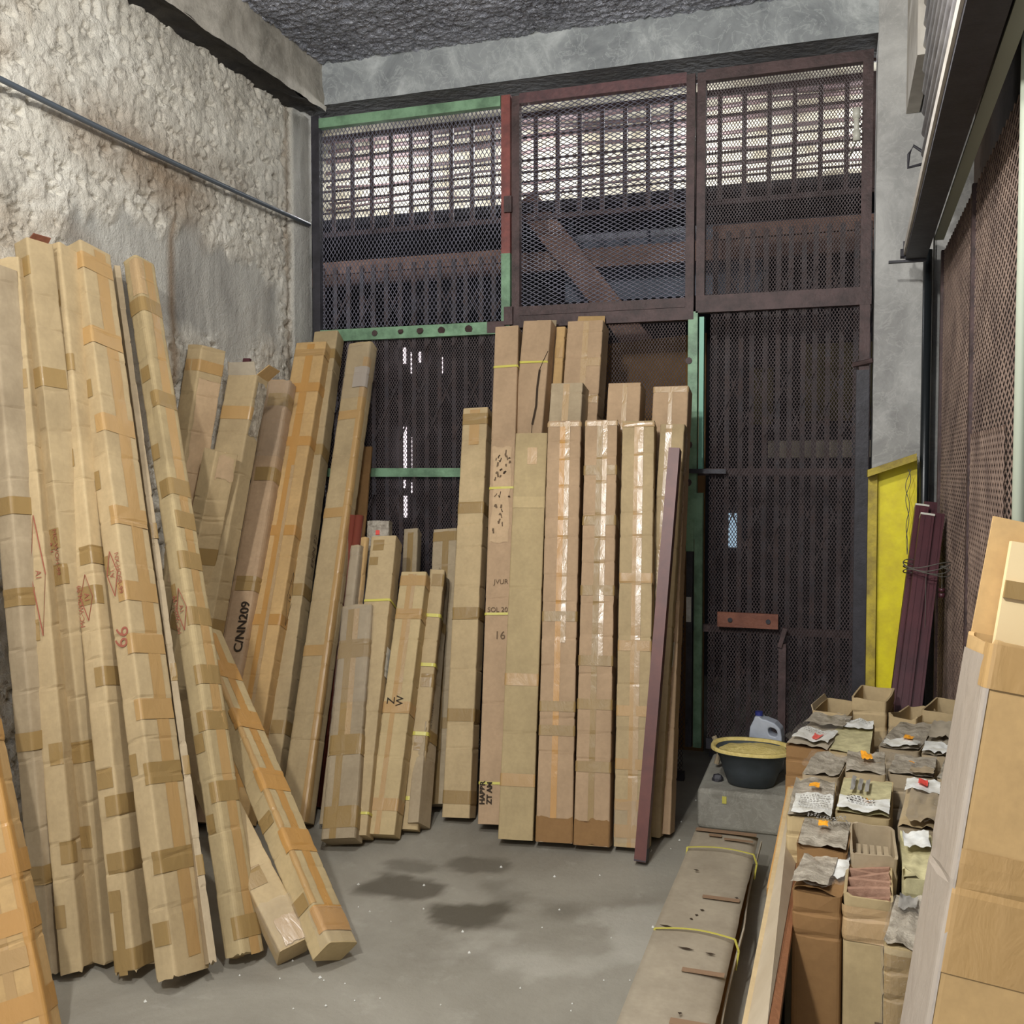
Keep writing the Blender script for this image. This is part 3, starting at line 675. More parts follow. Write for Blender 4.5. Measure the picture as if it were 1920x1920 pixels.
def stand(label, A, B, T, plane, d, mat=CARD, tapes=(), w=None, right=False, top='closed', crease=None, bulge=.006, rag=.0, r=.010, group=None, name='carton', bend=0.0, cat='box', swing=0.0, deep=.22):
    """a long carton leaning: A, B front-bottom corners on the floor, T upper end of the front-left edge (front-right if right)"""
    SEED[0] += 1
    hz = 0.0
    for it in range(4):
        def fl(p):
            if p[0] == 'w': return Vector((p[1], p[2], hz))
            return at(p[0], p[1], 'z', hz)
        a, b = fl(A), fl(B)
        t = at(T[0], T[1], *plane) if not isinstance(T, Vector) else T
        wv = b - a; width = w or wv.length
        foot = b if right else a
        ax = (t - foot); L = ax.length; ax.normalize()
        wd = (wv - ax * wv.dot(ax)).normalized()
        if swing: wd = (Matrix.Rotation(swing, 3, ax) @ wd)
        dd = ax.cross(wd).normalized()
        org = foot - wd * width if right else foot
        low = min((org + wd * i * width + dd * j * d).z for i in (0, 1) for j in (0, 1)) 
        hz = hz - low if it < 3 else hz
    org = org + ax * (-low / ax.z if abs(ax.z) > .3 else 0); L = L + low / ax.z
    root = thing(name, label, cat, group=group)
    M = Matrix((wd, dd, ax)).transposed().to_4x4(); M.translation = org; root.matrix_world = M
    if crease is None:
        rnd = random.Random(SEED[0]); crease = []; z = .12
        while z < L - .08: z += rnd.uniform(.07, .24); crease.append(z)
    c = Carton(L, width, d, SEED[0], bulge, crease, r, rag, bend); c.root = root
    c.bodyo = c.body(mat, root, top, deep=deep)
    for tp in tapes:
        t0, t1, q0, q1 = tp[:4]; m = tp[4] if len(tp) > 4 else TAPE; c.patch('packing_tape', m, root, t0, t1, q0, q1, .0014 + .0006 * (tp[5] if len(tp) > 5 else 0))
    REPORT.append((label[:40], round(L, 2), round(width, 3), [round(v, 2) for v in org], [round(v, 2) for v in (org + ax * L)]))
    return c
def band(c, t, h=.05, q0=-.3, q1=1.9, m=TAPE, lay=1):
    return c.patch('packing_tape', m, c.root, t, min(.999, t + h / c.L), q0, q1, .0014 + .0006 * lay)
def bands(c, ts, h=.05, q0=-.3, q1=1.9, m=TAPE):
    for t in ts: band(c, t, h, q0, q1, m)
def strap(c, t, q0=-.2, q1=1.99, h=.011):
    return c.patch('strap', STRAP, c.root, t, t + h / c.L, q0, q1, .003)
G_F = 'tall cartons leaning on the far mesh gates'; G_M = 'cartons leaning in the far left corner'; G_L = 'long cartons leaning on the left wall'; G_R = 'short cartons standing along the right wall'

# ---- far group (lean on the gates)
c = stand('plain tall tan carton with wide-spaced brown tape bands, leftmost on the mesh gate', (828, 1532), (880, 1537), (868, 766), ('y', 4.42), .10, CARD, group=G_F)
bands(c, [.02 + .01, .215, .455, .72, .955], .055, -.2, 1.95, TAPE)
c.patch('packing_tape', TAPEL, c.root, .90, .995, .3, .7)
c = stand('tall carton with termite-eaten holes, yellow straps and marker writing', (895, 1545), (946, 1549), (928, 613), ('y', 4.50), .13, CARDP, group=G_F, crease=[.5, .95, 1.7])
for t in (.07, .385, .64, .905): strap(c, t)
c.patch('eaten_patch', CARDL, c.root, .53, .73, .12, .86, .002, .03, 3)
rnd = random.Random(5)
for i in range(26):
    q, t = rnd.uniform(.2, .8), rnd.uniform(.545, .715); l = rnd.uniform(.02, .12)
    c.stroke(c.root, [(q, t), (q + l * .5, t + rnd.uniform(-.006, .006)), (q + l, t + rnd.uniform(-.008, .008))], rnd.uniform(.003, .009), HOLE if i % 3 == 0 else INKD, 'eaten_hole')
c.text(c.root, 'JVUR', .6, .45, .03, 0, INKD, 'marker_writing'); c.text(c.root, 'SOL 20', .5, .395, .03, 0, INKD, 'marker_writing')
c.text(c.root, '16', .62, .345, .05, 0, INKD, 'marker_writing'); c.text(c.root, 'HABBR', .16, .055, .03, math.pi / 2, INK, 'marker_writing', .0012); c.text(c.root, 'ZT AM', .42, .055, .03, math.pi / 2, INK, 'marker_writing', .0012)
def hidden(label, TL, TR, ytop, yfoot, d, mat, z_to=None, dx=0.0, **k):
    a = at(TL[0], TL[1], 'y', ytop); b = at(TR[0], TR[1], 'y', ytop)
    return stand(label, ('w', a.x + dx, yfoot), ('w', b.x + dx, yfoot), a, None, d, mat, group=k.pop('group', G_F), **k)
c = hidden('tall carton with a long jagged tear down its face', (981, 602), (1034, 600), 4.53, 3.95, .14, CARDP, crease=[1.2, 1.65, 2.05], dx=-.02)
c.stroke(c.root, [(.98, .93), (.85, .91), (.75, .89), (.72, .85), (.74, .81), (.66, .77), (.67, .73), (.58, .70), (.52, .65), (.42, .61), (.36, .57), (.22, .52), (.1, .49)], .010, HOLE, 'jagged_tear')
strap(c, .905, -.1, 1.0); c.flap(c.root, 2, .07, 1.35, CARDG, .1, .9)
c = hidden('very narrow pale carton squeezed between two tall ones', (1043, 613), (1060, 612), 4.60, 4.07, .06, CARDO)
bands(c, [.93, .8], .05, 0, 1.9, TAPEL)
c = hidden('tallest pinkish carton with clear tape seam and an upright top flap', (1064, 603), (1131, 601), 4.56, 4.05, .14, CARDP, dx=-.01)
c.patch('packing_tape', TAPEC, c.root, .3, .998, .46, .62); bands(c, [.90, .82], .04, .45, 1.0, TAPEC); c.flap(c.root, 2, .085, 1.45, CARDO, .12, .98)
c = hidden('mid-height carton with clear tape, behind the front row under the tallest carton', (1033, 719), (1093, 716), 4.36, 3.92, .13, CARDG)
c.patch('packing_tape', TAPEC, c.root, .5, .998, .40, .60); bands(c, [.84], .09, .8, 1.0, TAPEC)
c = hidden('second-row carton with a shiny clear tape seam, between two gaps', (1140, 719), (1202, 717), 4.36, 3.92, .13, CARDP)
c.patch('packing_tape', TAPEC, c.root, .4, .998, .46, .60)
c = hidden('second-row carton beside the green post with a taped top edge', (1225, 725), (1291, 721), 4.38, 3.95, .13, CARDP)
c.patch('packing_tape', TAPEC, c.root, .4, .998, .45, .56); band(c, .985, .025, -.2, 1.2, TAPEC)
c = stand('open-topped plain olive-tan carton in front of the jagged-torn one', (933, 1573), (999, 1577), (967, 812), ('y', 4.17), .115, CARDY, top='open', crease=[.42, 1.02], group=G_F, rag=.01)
band(c, .355, .05, -.05, 1.0, TAPEL); band(c, .12, .05, -.05, 1.0, TAPEL); c.patch('packing_tape', TAPEL, c.root, .915, .96, .4, .7); band(c, .80, .05, 0, 1.0, CARDY)
FR = [((1004, 1578), (1073, 1583), (1027, 790), 'front-row carton with a brown side seam and clear shiny tape, left of three taped ones'),
      ((1075, 1584), (1142, 1590), (1097, 788), 'front-row carton with a brown tape cross pattern, middle of three taped ones'),
      ((1150, 1587), (1216, 1593), (1167, 790), 'front-row carton with wide silvery clear tape, beside the red-brown metal bar')]
for i, (A, B, T, lb) in enumerate(FR):
    c = stand(lb, A, B, T, ('y', 4.17), .12, [CARDP, CARDP, CARD][i], group=G_F, bulge=.009)
    c.patch('packing_tape', [TAPEO, TAPE, TAPEL][i], c.root, .0, .985, .38, .55, .0014)
    c.patch('packing_tape', TAPEC, c.root, [.45, .4, .0][i], .998, [.54, .56, .50][i], [.68, .70, .66][i], .0022)
    band(c, .985, .02, -.1, 1.2, TAPEC)
    for t in [[.50, .29, .235], [.565, .735, .40, .16, .30, .86], [.44, .29, .60, .08, .17]][i]: band(c, t, .042, -.2, 1.95, [TAPE, TAPE, TAPEL][i])
    if i < 2: c.patch('water_stain', CARDB, c.root, .0, .055, -.1, 1.02, .0020, .05, 11 + i)
    if i == 2: c.patch('plastic_film', FILM, c.root, .01, .10, -.1, 1.05, .004, .02, 4); bands(c, [.02], .05, -.2, 1.3, TAPEL)
c = hidden('carton behind the red-brown bar with a glinting clear tape edge', (1238, 795), (1284, 793), 4.24, 3.90, .15, CARD, dx=-.04)
c.patch('packing_tape', TAPEC, c.root, .3, .998, .25, .5); c.patch('packing_tape', TAPEC, c.root, .0, .99, 1.3, 1.7)
c.patch('paper_label', PAPER, c.root, .40, .46, 1.25, 1.7, .003)
c = stand('carton of lesser height standing half hidden left of the plain tall one', (788, 1508), (838, 1512), (812, 993), ('y', 4.50), .10, CARDG, group=G_M)
c.patch('packing_tape', TAPE, c.root, .0, .99, .42, .68); bands(c, [.95, .25], .05, -.1, 1.8)

# ---- corner group
c = stand('short shrink-wrapped carton with crossed brown tape, foremost in the far left corner', (600, 1574), (664, 1580), (640, 1137), ('y', 3.92), .11, CARDG, rag=.02, r=.022, bulge=.016, group=G_M, swing=0)
c.patch('packing_tape', TAPE, c.root, 0, .98, .25, .45); c.patch('packing_tape', TAPEC, c.root, .35, .98, .45, .62); bands(c, [.75, .33, .04], .085, -.5, 1.95, TAPE); c.patch('plastic_film', FILM, c.root, .55, .99, -.3, 1.6, .006)
c = stand('plain carton with two small tape squares and a yellow strap in the far left corner', (632, 1566), (686, 1570), (696, 1006), ('y', 4.12), .11, CARD, group=G_M)
c.patch('packing_tape', TAPE, c.root, .945, .985, .12, .55); c.patch('packing_tape', TAPE, c.root, .89, .92, .04, .38); strap(c, .755); strap(c, .06); 
c.patch('bar_label', PAPER, c.root, .50, .60, 1.2, 1.7, .003); c.stamp(c.root, 1.5, .30, .028, .09, INKD)
fb = stand('grimy crushed carton end with a red dot sticker, lying on top of the plain carton', ('w', -2.085, 4.06), ('w', -1.965, 4.08), at(688, 976, 'y', 4.30), None, .07, GREYTOP, rag=.02, top='closed', group=G_M, w=.11)
fb.patch('round_sticker', STICKR, fb.root, .945, .962, .42, .60, .004)
c = stand('carton with yellowish tape strips and black arrow marks in the far left corner', (685, 1563), (739, 1567), (752, 1072), ('y', 4.10), .10, CARDY, group=G_M, rag=.012)
c.patch('packing_tape', TAPEL, c.root, .0, .99, .30, .48); c.patch('packing_tape', TAPEC, c.root, .5, .99, .48, .62); bands(c, [.43, .80, .94, .08], .05, -.2, 1.9, TAPEL)
c.text(c.root, 'Z', .30, .475, .05, math.pi / 2, INK, 'arrow_mark'); c.text(c.root, 'W', .62, .475, .045, math.pi / 2, INK, 'arrow_mark'); c.flap(c.root, 2, .05, .7, CARDD)
c = stand('slim carton with four yellow straps and a printed name, right of the arrow-marked one', (752, 1554), (784, 1555), (806, 1068), ('y', 4.20), .07, CARD, group=G_M, rag=.015, r=.016)
for t in (.10, .335, .60, .80): strap(c, t, h=.016)
c.text(c.root, 'ARABEL', 1.5, .42, .034, math.pi / 2, INK, 'printed_name'); bands(c, [.28, .52, .93], .06, .2, 1.9)
c = stand('thin worn carton with an open ragged end, beside the strapped slim one', (784, 1542), (806, 1524), (824, 1066), ('y', 4.26), .05, CARDG, group=G_M, rag=.03, top='open', r=.006)
bands(c, [.3, .75], .05, 0, 1.9); c.patch('bar_label', PAPER, c.root, .52, .63, 1.2, 1.8, .003)
c = stand('low carton with a single upright tape strip, at the back of the corner', (732, 1503), (762, 1505), (757, 992), ('y', 4.52), .08, CARDG, group=G_M)
c.patch('packing_tape', TAPE, c.root, .7, .985, .3, .7)
c = stand('narrow film-wrapped carton behind the shrink-wrapped one', (596, 1545), (616, 1548), (656, 1022), ('y', 4.10), .07, CARDG, group=G_M, r=.02, rag=.02, top='open')
c.patch('plastic_film', FILM, c.root, .3, .99, -.4, 1.9, .004)
c = stand('orange-tan split carton slat behind the film-wrapped one', (622, 1545), (632, 1548), (676, 1008), ('y', 4.16), .03, CARDO, group=G_M)
c.patch('plastic_film', FILM, c.root, .6, .8, .4, 1.8, .004)
mt = MB(); a0, a1 = at(600, 1500, 'y', 3.85), at(668, 967, 'y', 4.22); 
for dxm in (-.017, .017): mt.tube([Vector((a0.x + dxm, a0.y, 0.01)), a1 + Vector((dxm, 0, 0))], .021, 12)
o = mt.build('metal_moulding', plain('metal_oxblood', (128, 66, 52), .35), smooth=True); tag(o, 'red-brown double-rounded metal moulding standing out of the corner cartons', 'moulding')
p = stand('flat brown cardboard panel behind the corner cartons, against the mesh', (612, 1490), (640, 1492), (672, 838), ('y', 4.66), .02, CARDB, group=G_M, w=.075)
c = stand('tall carton with a scruffy film-tied end, rightmost of the tall corner ones', (520, 1540), (562, 1546), (652, 645), ('y', 4.60), .09, CARD, w=.13, group=G_M, rag=.03, r=.02, bulge=.012)
c.patch('packing_tape', TAPEL, c.root, 0, .96, .80, 1.35); bands(c, [.81, .585, .30], .05, -.2, 1.3, TAPEL); c.patch('plastic_film', FILM, c.root, .86, .995, -.3, 1.8, .006); c.patch('packing_tape', TAPEG, c.root, .885, .935, .5, 1.2, .008)
c = stand('tall carton with a grey-brown shaded side between two tall corner ones', (458, 1528), (505, 1531), (589, 622), ('y', 4.64), .11, CARD, w=.13, group=G_M)
bands(c, [.93, .70, .40, .14], .06, .5, 1.9); c.text(c.root, 'ENN 22', 1.5, .50, .05, math.pi / 2, INKD, 'marker_writing')
c.flap(c.root, 2, .05, 1.2, CARDO)
c = stand('tall carton with bright orange tape crosses in the far left corner', (394, 1540), (462, 1545), (555, 643), ('y', 4.52), .10, CARDO, w=.165, group=G_M)
c.patch('packing_tape', TAPEO, c.root, .0, .995, .40, .64); bands(c, [.875, .745, .545, .36, .06], .052, -.2, 1.95, TAPEO); c.patch('packing_tape', TAPEC, c.root, .2, .7, .56, .66, .003); band(c, .965, .04, -.1, 1.9, TAPEL)
c.stamp(c.root, 1.5, .42, .03, .13, INK)
c = stand('rounded film-wrapped carton with marker writing, left of the orange-taped one', (352, 1540), (396, 1543), (500, 712), ('y', 4.30), .10, CARDP, w=.125, group=G_M, r=.035, bulge=.012, rag=.03)
bands(c, [.74, .48, .93], .07, .2, 1.95, TAPE); c.text(c.root, 'C/NN209', .75, .40, .058, math.pi / 2, INK, 'marker_writing', .001); c.patch('plastic_film', FILM, c.root, .80, .995, -.3, 1.8, .005)
c = stand('back-row carton with pinkish tape seen just above the film-wrapped ones', (420, 1500), (470, 1503), (505, 652), ('y', 4.70), .06, CARDP, group=G_M)
c.patch('packing_tape', TAPEL, c.root, .5, .995, .35, .6); band(c, .965, .04, 0, 1.8, TAPEL)
c = stand('wide carton with flaps folded out and a red sheet poking from its open top', (268, 1560), (322, 1560), (427, 702), ('x', -2.60), .10, CARD, swing=-.3, w=.15, group=G_M, top='open', rag=.015, deep=.12)
bands(c, [.895], .06, -.2, 1.7, TAPEL); bands(c, [.42, .30], .06, .6, 1.9, TAPE); c.patch('dust_smear', GREYTOP, c.root, .86, .985, 1.2, 1.9, .002, .05, 9); c.flap(c.root, 0, .06, 1.1, CARDD); c.flap(c.root, 1, .075, .75, CARDO); c.flap(c.root, 3, .07, 1.3, CARDG)
m = MB().box((.05, .02, c.L - .3), (.085, .035, c.L + .085)).build('red_sheet', MAROON, c.root)
c = stand('carton with its face paper torn off in a ragged edge, against the left wall', (236, 1540), (286, 1506), (379, 646), ('x', -2.60), .11, CARD, swing=-.55, w=.125, group=G_M, top='open', rag=.01, deep=.15)
c.patch('torn_liner', CARDL, c.root, .50, .93, .12, .99, .002, .035, 21); bands(c, [.945], .05, -.9, 1.0, TAPEL)
c = stand('shorter open carton with dark transverse folds, in front of the torn-face one', (262, 1545), (312, 1512), (405, 846), ('x', -2.46), .09, CARD, swing=-.5, w=.115, group=G_M, top='open', rag=.015, crease=[.9, 1.05, 1.25, 1.31, 1.33, 1.40], deep=.2)
c.patch('torn_liner', CARDL, c.root, .93, .99, .1, .9, .002, .05, 33); bands(c, [.70, .52], .07, -.8, 1.0, TAPE)

# ---- long cartons on the left wall
c = stand('shadowed long carton, leftmost behind the near orange-taped one', (66, 1832), (106, 1834), (-48, 500), ('x', -2.62), .11, CARDG, swing=-.25, group=G_L); bands(c, [.63, .50, .3, .12], .055)
c = stand('long carton with a torn red-brown top and tall red diamond print, second from the left', (112, 1832), (158, 1826), (-4, 486), ('x', -2.62), .10, CARD, swing=-.25, group=G_L, rag=.015)
for t, q0, q1 in ((.60, .0, .42), (.44, .05, .45), (.27, .4, 1.0), (.14, .5, 1.3), (.06, 0, .5), (.8, .0, .9)): band(c, t, .065, q0, q1)
c.stamp(c.root, .62, .53, .022, .19, INKR)
c = stand('long carton with a red code print and a crushed lower end, third from the left', (168, 1812), (206, 1818), (25, 458), ('x', -2.62), .10, CARD, swing=-.25, group=G_L)
for t, q0, q1 in ((.78, -.1, 1.9), (.55, .1, 1.0), (.50, 0, 1.2), (.26, .1, 1.8), (.15, -.3, 1.0), (.945, .0, 1.0)): band(c, t, .065, q0, q1)
c.text(c.root, 'A1', .35, .553, .04, -math.pi / 2, INKR, 'printed_code'); c.text(c.root, 'MC-WOH-99', .78, .545, .026, -math.pi / 2, INKR, 'printed_code')
c.flap(c.root, 1, .022, .5, IRON, .1, .8)
c = stand('long carton with a red print above crossed tape, fourth from the left', (215, 1832), (261, 1830), (79, 464), ('x', -2.62), .115, CARD, swing=-.35, group=G_L)
for t, q0, q1 in ((.90, .5, .75), (.805, .1, .42), (.80, .6, 1.1), (.66, .2, .6), (.52, .35, 1.9), (.465, .1, 1.3), (.355, .55, 1.9), (.225, .1, .9), (.19, .4, 1.9), (.12, .2, 1.9), (.075, .1, .7), (.005, -.1, 1.9)): band(c, t, .06, q0, q1)
c.patch('packing_tape', TAPE, c.root, .0, .09, .25, .68); c.stamp(c.root, .55, .475, .022, .075, INKR); c.text(c.root, 'MC-WOH-99', .22, .465, .024, math.pi / 2, INKR, 'printed_code')
c = stand('long carton with an orange tape seam, red diamond print and red number 99', (293, 1846), (341, 1846), (121, 464), ('x', -2.62), .145, CARD, swing=-.42, group=G_L)
c.patch('packing_tape', TAPEO if 0 else TAPEL, c.root, .02, .995, 1.42, 1.78)
for t, q0, q1 in ((.955, -.1, 1.95), (.835, .0, 1.95), (.70, .55, 1.95), (.565, .7, 1.95), (.46, .6, 1.95), (.39, .72, 1.95), (.305, .7, 1.95), (.225, .75, 1.95), (.12, .6, 1.95), (.04, .2, 1.0)): band(c, t, .065, q0, q1, TAPEL if t > .3 else TAPE)
for t, q0, q1 in ((.755, .2, .6), (.62, .1, .4), (.24, .05, .45), (.50, .02, .3)): band(c, t, .065, q0, q1, TAPE)
c.stamp(c.root, .45, .50, .022, .075, INKR, True); c.text(c.root, 'NX-HOSR-99', .80, .498, .024, -math.pi / 2, INKR, 'printed_code'); c.text(c.root, '99', .45, .415, .07, -math.pi / 2 - .25, INKR, 'marker_writing')
c = stand('very thin long carton slotted between two wide ones', (393, 1812), (408, 1808), (214, 497), ('x', -2.68), .12, CARDG, group=G_L, r=.004, bulge=.003); bands(c, [.54, .34, .22, .1], .06, 0, 1.9)
c = stand('long carton with an uneven yellowed top and red print, right end of the wall row', (421, 1804), (465, 1806), (229, 493), ('x', -2.66), .10, CARDY, swing=-.42, group=G_L, bulge=.012, r=.016)
c.patch('packing_tape', TAPEL, c.root, .0, .995, 1.35, 1.75)
for t, q0, q1 in ((.90, .0, 1.95), (.74, .6, 1.95), (.60, .3, 1.95), (.55, 1.0, 1.95), (.49, .8, 1.95), (.41, .8, 1.95), (.33, .75, 1.95), (.27, .5, 1.95), (.18, .6, 1.95), (.02, .7, 1.95)): band(c, t, .065, q0, q1, TAPE)
for t, q0, q1 in ((.66, .1, .6), (.785, .2, .8), (.45, .0, .4), (.245, .1, .7), (.145, .15, .6)): band(c, t, .06, q0, q1, TAPE)
c.stamp(c.root, .6, .435, .022, .075, INKR); c.text(c.root, 'MC-WOH-99', .28, .43, .024, math.pi / 2, INKR, 'printed_code'); c.patch('packing_tape', TAPEC, c.root, .93, .995, .5, 1.3)
def ray_ext(foot_px, p, k):
    f0 = at(foot_px[0], foot_px[1], 'z', .03); return f0 + (p - f0) * k
T6 = ray_ext((618, 1768), at(441, 1342, 'x', -2.06), 1.5)
c = stand('slanting yellow-taped carton propped across the end of the wall row', (575, 1778), (618, 1768), T6, None, .12, CARDY, group=G_L, crease=[.06, .13, .2, .28, .36, .43, .5, .58, .66, .74, .82, .9, 1.0], bulge=.010, right=True, w=.085, swing=-1.05)
c.patch('packing_tape', TAPEO, c.root, .05, .98, 1.36, 1.66); c.patch('packing_tape', TAPEL, c.root, .10, .95, .85, 1.12); bands(c, [.03, .24, .42, .62, .8], .09, .75, 1.97, TAPEO); c.patch('plastic_film', FILM, c.root, .0, .09, .6, 1.97, .006, .03, 5); bands(c, [.10, .33], .05, .0, .8, TAPE)
T7 = ray_ext((586, 1750), at(473, 1537, 'x', -1.86), 2.2)
c = stand('carton with crumpled clear film on its foot, under the slanting one', (520, 1784), (582, 1756), T7, None, .09, CARD, group=G_L, right=True, w=.10, swing=-.3)
c.patch('plastic_film', FILM, c.root, .0, .16, -.2, 1.6, .009, .04, 6); bands(c, [.22, .5], .07, .0, .6); c.patch('packing_tape', TAPEC, c.root, .01, .10, .2, .9, .004, .03, 8)
c = stand('near long carton with orange tape seams at the left edge', (-62, 1962), (96, 1948), (-178, 560), ('x', -2.60), .11, CARDO, group=G_L, right=True, w=.15, crease=[.25, .4, .55, .66, .78, .9, 1.05, 1.2, 1.4])
c.patch('packing_tape', TAPEO, c.root, .0, .98, .88, 1.28); c.patch('packing_tape', TAPEL, c.root, .0, .98, .45, .62); bands(c, [.03, .20, .37, .52, .13], .06, .0, 1.95, TAPEO); bands(c, [.29, .45, .09], .05, .0, .9, TAPEL)

rnd = random.Random(77)
for o in list(COL.objects):
    if o.get('group') == G_L and 'long carton' in o['label']:
        b = [k for k in o.children if k.name.startswith('carton_body')][0]
        me = b.data; 
        for v in me.vertices:
            if v.co.z < .004: v.co.z += rnd.uniform(0, .016)
# ---- red-brown metal bar in front of the far row
a, b = at(1202, 1620, 'z', 0.0), at(1266, 843, 'y', 4.10)
ax = (b - a).normalized(); mb_ = thing('metal_bar', 'long red-brown painted metal bar leaning in front of the far cartons', 'bar', a)
mm = MB().bar(Vector((0, 0, .012)), b - a, .045, .06, (0, 1, 0)); o = mm.build('bar_body', BARM, mb_)
o = MB().bar(ax * .002 + Vector((0, 0, .01)), ax * .06, .0465, .0615, (0, 1, 0)).build('worn_foot', STEELD, mb_)

# ---- long flat carton lying on the floor, right of centre
zt = .155
fa, fb_, fc, fd = at(1318, 1553, 'z', zt), at(1432, 1561, 'z', zt), at(1150, 1920, 'z', zt), at(1340, 1920, 'z', zt)
lc = thing('lying_carton', 'long dusty grey carton lying on the floor along the right side', 'box', (0, 0, 0))
x0, x1, y1, y0 = -.492, -.262, fa.y, 1.55
def lid_z(x, y): return zt + .006 * math.sin(y * 5.0) + .004 * math.sin(x * 20 + y * 9)
n = 50; XX, YY = np.meshgrid(np.linspace(0, 1, 10), np.linspace(y0, y1, n))
gx = x0 + (x1 - x0) * XX + (YY - y1) * .004
gz = zt + .004 * np.sin(YY * 5) + .006 * (fbm(gx * 9, YY * 5, 0, 77, 3) - .47) - .012 * XX ** 6 * (np.sin(YY * 7.5) > -.4)
top = grid_obj('lid', np.stack([gx, YY, gz], -1), CARDD, lc)
so = top.modifiers.new('s', 'SOLIDIFY'); so.thickness = .005; so.offset = -1
MB().box((x0 + .006, y0, .012), (x0 + .012, y1, zt - .006)).build('side_panel', CARDD, lc); MB().box((x1 - .035, y0, .012), (x1 - .029, y1, zt - .04)).build('side_panel', CARDB, lc); MB().box((x0 + .006, y1 - .008, .012), (x1 - .02, y1 - .002, zt - .006)).build('end_panel', CARDD, lc)
MB().box((x0 + .002, y0, .004), (x1 - .02, y1, .010)).build('base_panel', CARDB, lc)
# sagging rim of the open side
rim = MB(); pts = [Vector((x1 + .012 - .012 * abs(math.sin(y * 4.2)), y, zt - .028 - .022 * abs(math.sin(y * 4.2)))) for y in np.linspace(y0, y1, 60)]
for p, q in zip(pts[:-1], pts[1:]): rim.bar(p, q, .005, .012)
rim.build('sagging_rim', CARDD, lc)
for (yy, xa, xb, wd) in ((y1 - .03, .02, .98, .03), (y1 - .075, .25, .45, .02), (y1 - .10, .5, .95, .018), (3.10, .45, .95, .022), (2.62, .48, .97, .022), (2.36, .52, .97, .028), (2.1, .1, .6, .03)):
    t_ = MB().box((x0 + (x1 - x0) * xa, yy - wd / 2, zt + .0060), (x0 + (x1 - x0) * xb, yy + wd / 2, zt + .0072)); t_.build('packing_tape', plain('tape_dusty_brown', (146, 118, 92), .7) if 'tape_dusty_brown' not in MATS else MATS['tape_dusty_brown'], lc)
for yy in (3.50, 2.84):
    s_ = MB(); pp = [Vector((x0 - .004, yy - .01, zt - .03))] + [Vector((x0 + (x1 - x0) * k / 8, yy - .012 + .02 * math.sin(k / 8 * 3), zt + .009 + .004 * math.sin(k / 8 * 3.1))) for k in range(9)] + [Vector((x1 + .012, yy - .02, zt - .02)), Vector((x1 + .004, yy - .03, .085))]
    for p, q in zip(pp[:-1], pp[1:]): s_.bar(p, q, .0065, .002)
    s_.build('strap', STRAP, lc)
rnd = random.Random(3)
for (yy, xa, ln) in ((2.74, .45, .05), (2.73, .75, .03), (3.30, .25, .02), (3.0, .5, .015), (2.96, .45, .012), (2.93, .40, .012), (2.30, .33, .02), (2.40, .6, .012), (3.12, .9, .014), (2.86, .12, .04)):
    xx = x0 + (x1 - x0) * xa; t_ = MB(); t_.add([(xx - ln / 2, yy + .003, zt + .0062), (xx, yy - .006, zt + .0062), (xx + ln / 2, yy + rnd.uniform(-.004, .004), zt + .0062), (xx + .002, yy + .006, zt + .0062)], [(0, 1, 2, 3)]); t_.build('puncture', HOLE, lc)

# ---- short cartons standing along the right wall
def short(label, FL, FR, zt, d, mat, top='closed', topmat=None, rag=.012, crease=None, seedless=False, **k):
    a, b = at(FL[0], FL[1], 'z', zt), at(FR[0], FR[1], 'z', zt)
    b.y = a.y + (b.y - a.y) * .4
    c = stand(label, ('w', a.x, a.y - .01), ('w', b.x, b.y - .01), Vector((a.x, a.y, zt)), None, d, mat, top=top, rag=rag, crease=crease if crease is not None else [zt * .5, zt * .86, zt * .93], bulge=.010, r=.014, group=G_R, **k)
    c.cap = None
    if topmat:
        # crumpled lid panel lying over the end
        nn = 9; U, Vv = np.meshgrid(np.linspace(.02, .98, nn), np.linspace(.02, .98, nn))
        zz = c.L + .003 + (fbm(U * 5 + SEED[0], Vv * 5, 0, SEED[0], 4) - .42) * .026
        Pq = np.stack([U * c.w, Vv * c.d, zz], -1)
        c.cap = grid_obj('crumpled_lid', Pq, topmat, c.root, smooth=False)
    return c
def lay(c, name, mat, x0, x1, y0, y1, dz=.010, rag=.05, seed=1):
    """a torn sheet lying on the carton's end, x across, y into depth (fractions)"""
    nn = 11; U, Vv = np.meshgrid(np.linspace(0, 1, nn), np.linspace(0, 1, nn))
    X_ = x0 + (x1 - x0) * U + (fbm(Vv * 6 + seed, U * 0 + 2.2, 0, seed, 3) - .47) * rag * (np.abs(U - .5) > .45); Y_ = y0 + (y1 - y0) * Vv + (fbm(U * 6 + seed, U * 0 + 5.1, 0, seed + 3, 3) - .47) * rag * (np.abs(Vv - .5) > .45)
    Z_ = c.L + .004 + dz * .55 + (fbm(X_ * 5 + SEED[0], Y_ * 5, 0, SEED[0], 4) - .42) * .026
    return grid_obj(name, np.stack([X_ * c.w, Y_ * c.d, Z_], -1), mat, c.root, smooth=False)
def scribble(c, x0, x1, y, dz=.018, seed=1, n=3, mat=None):
    r_ = random.Random(seed); m = MB()
    hz = lambda a, b: c.L + .006 + dz * .55 + (float(fbm(a * 5 + SEED[0], b / c.d * 5, 0, SEED[0], 4)) - .42) * .026
    for i in range(n):
        yy = (y + i * .05) * c.d; xx = x0
        while xx < x1:
            l = r_.uniform(.02, .06); m.add([(xx * c.w, yy, hz(xx, yy)), ((xx + l) * c.w, yy, hz(xx + l, yy)), ((xx + l) * c.w, yy + .006, hz(xx + l, yy + .006)), (xx * c.w, yy + .006, hz(xx, yy + .006))], [(0, 1, 2, 3)]); xx += l + .03
    return m.build('printed_line', mat or INKG, c.root)
ZT = .67
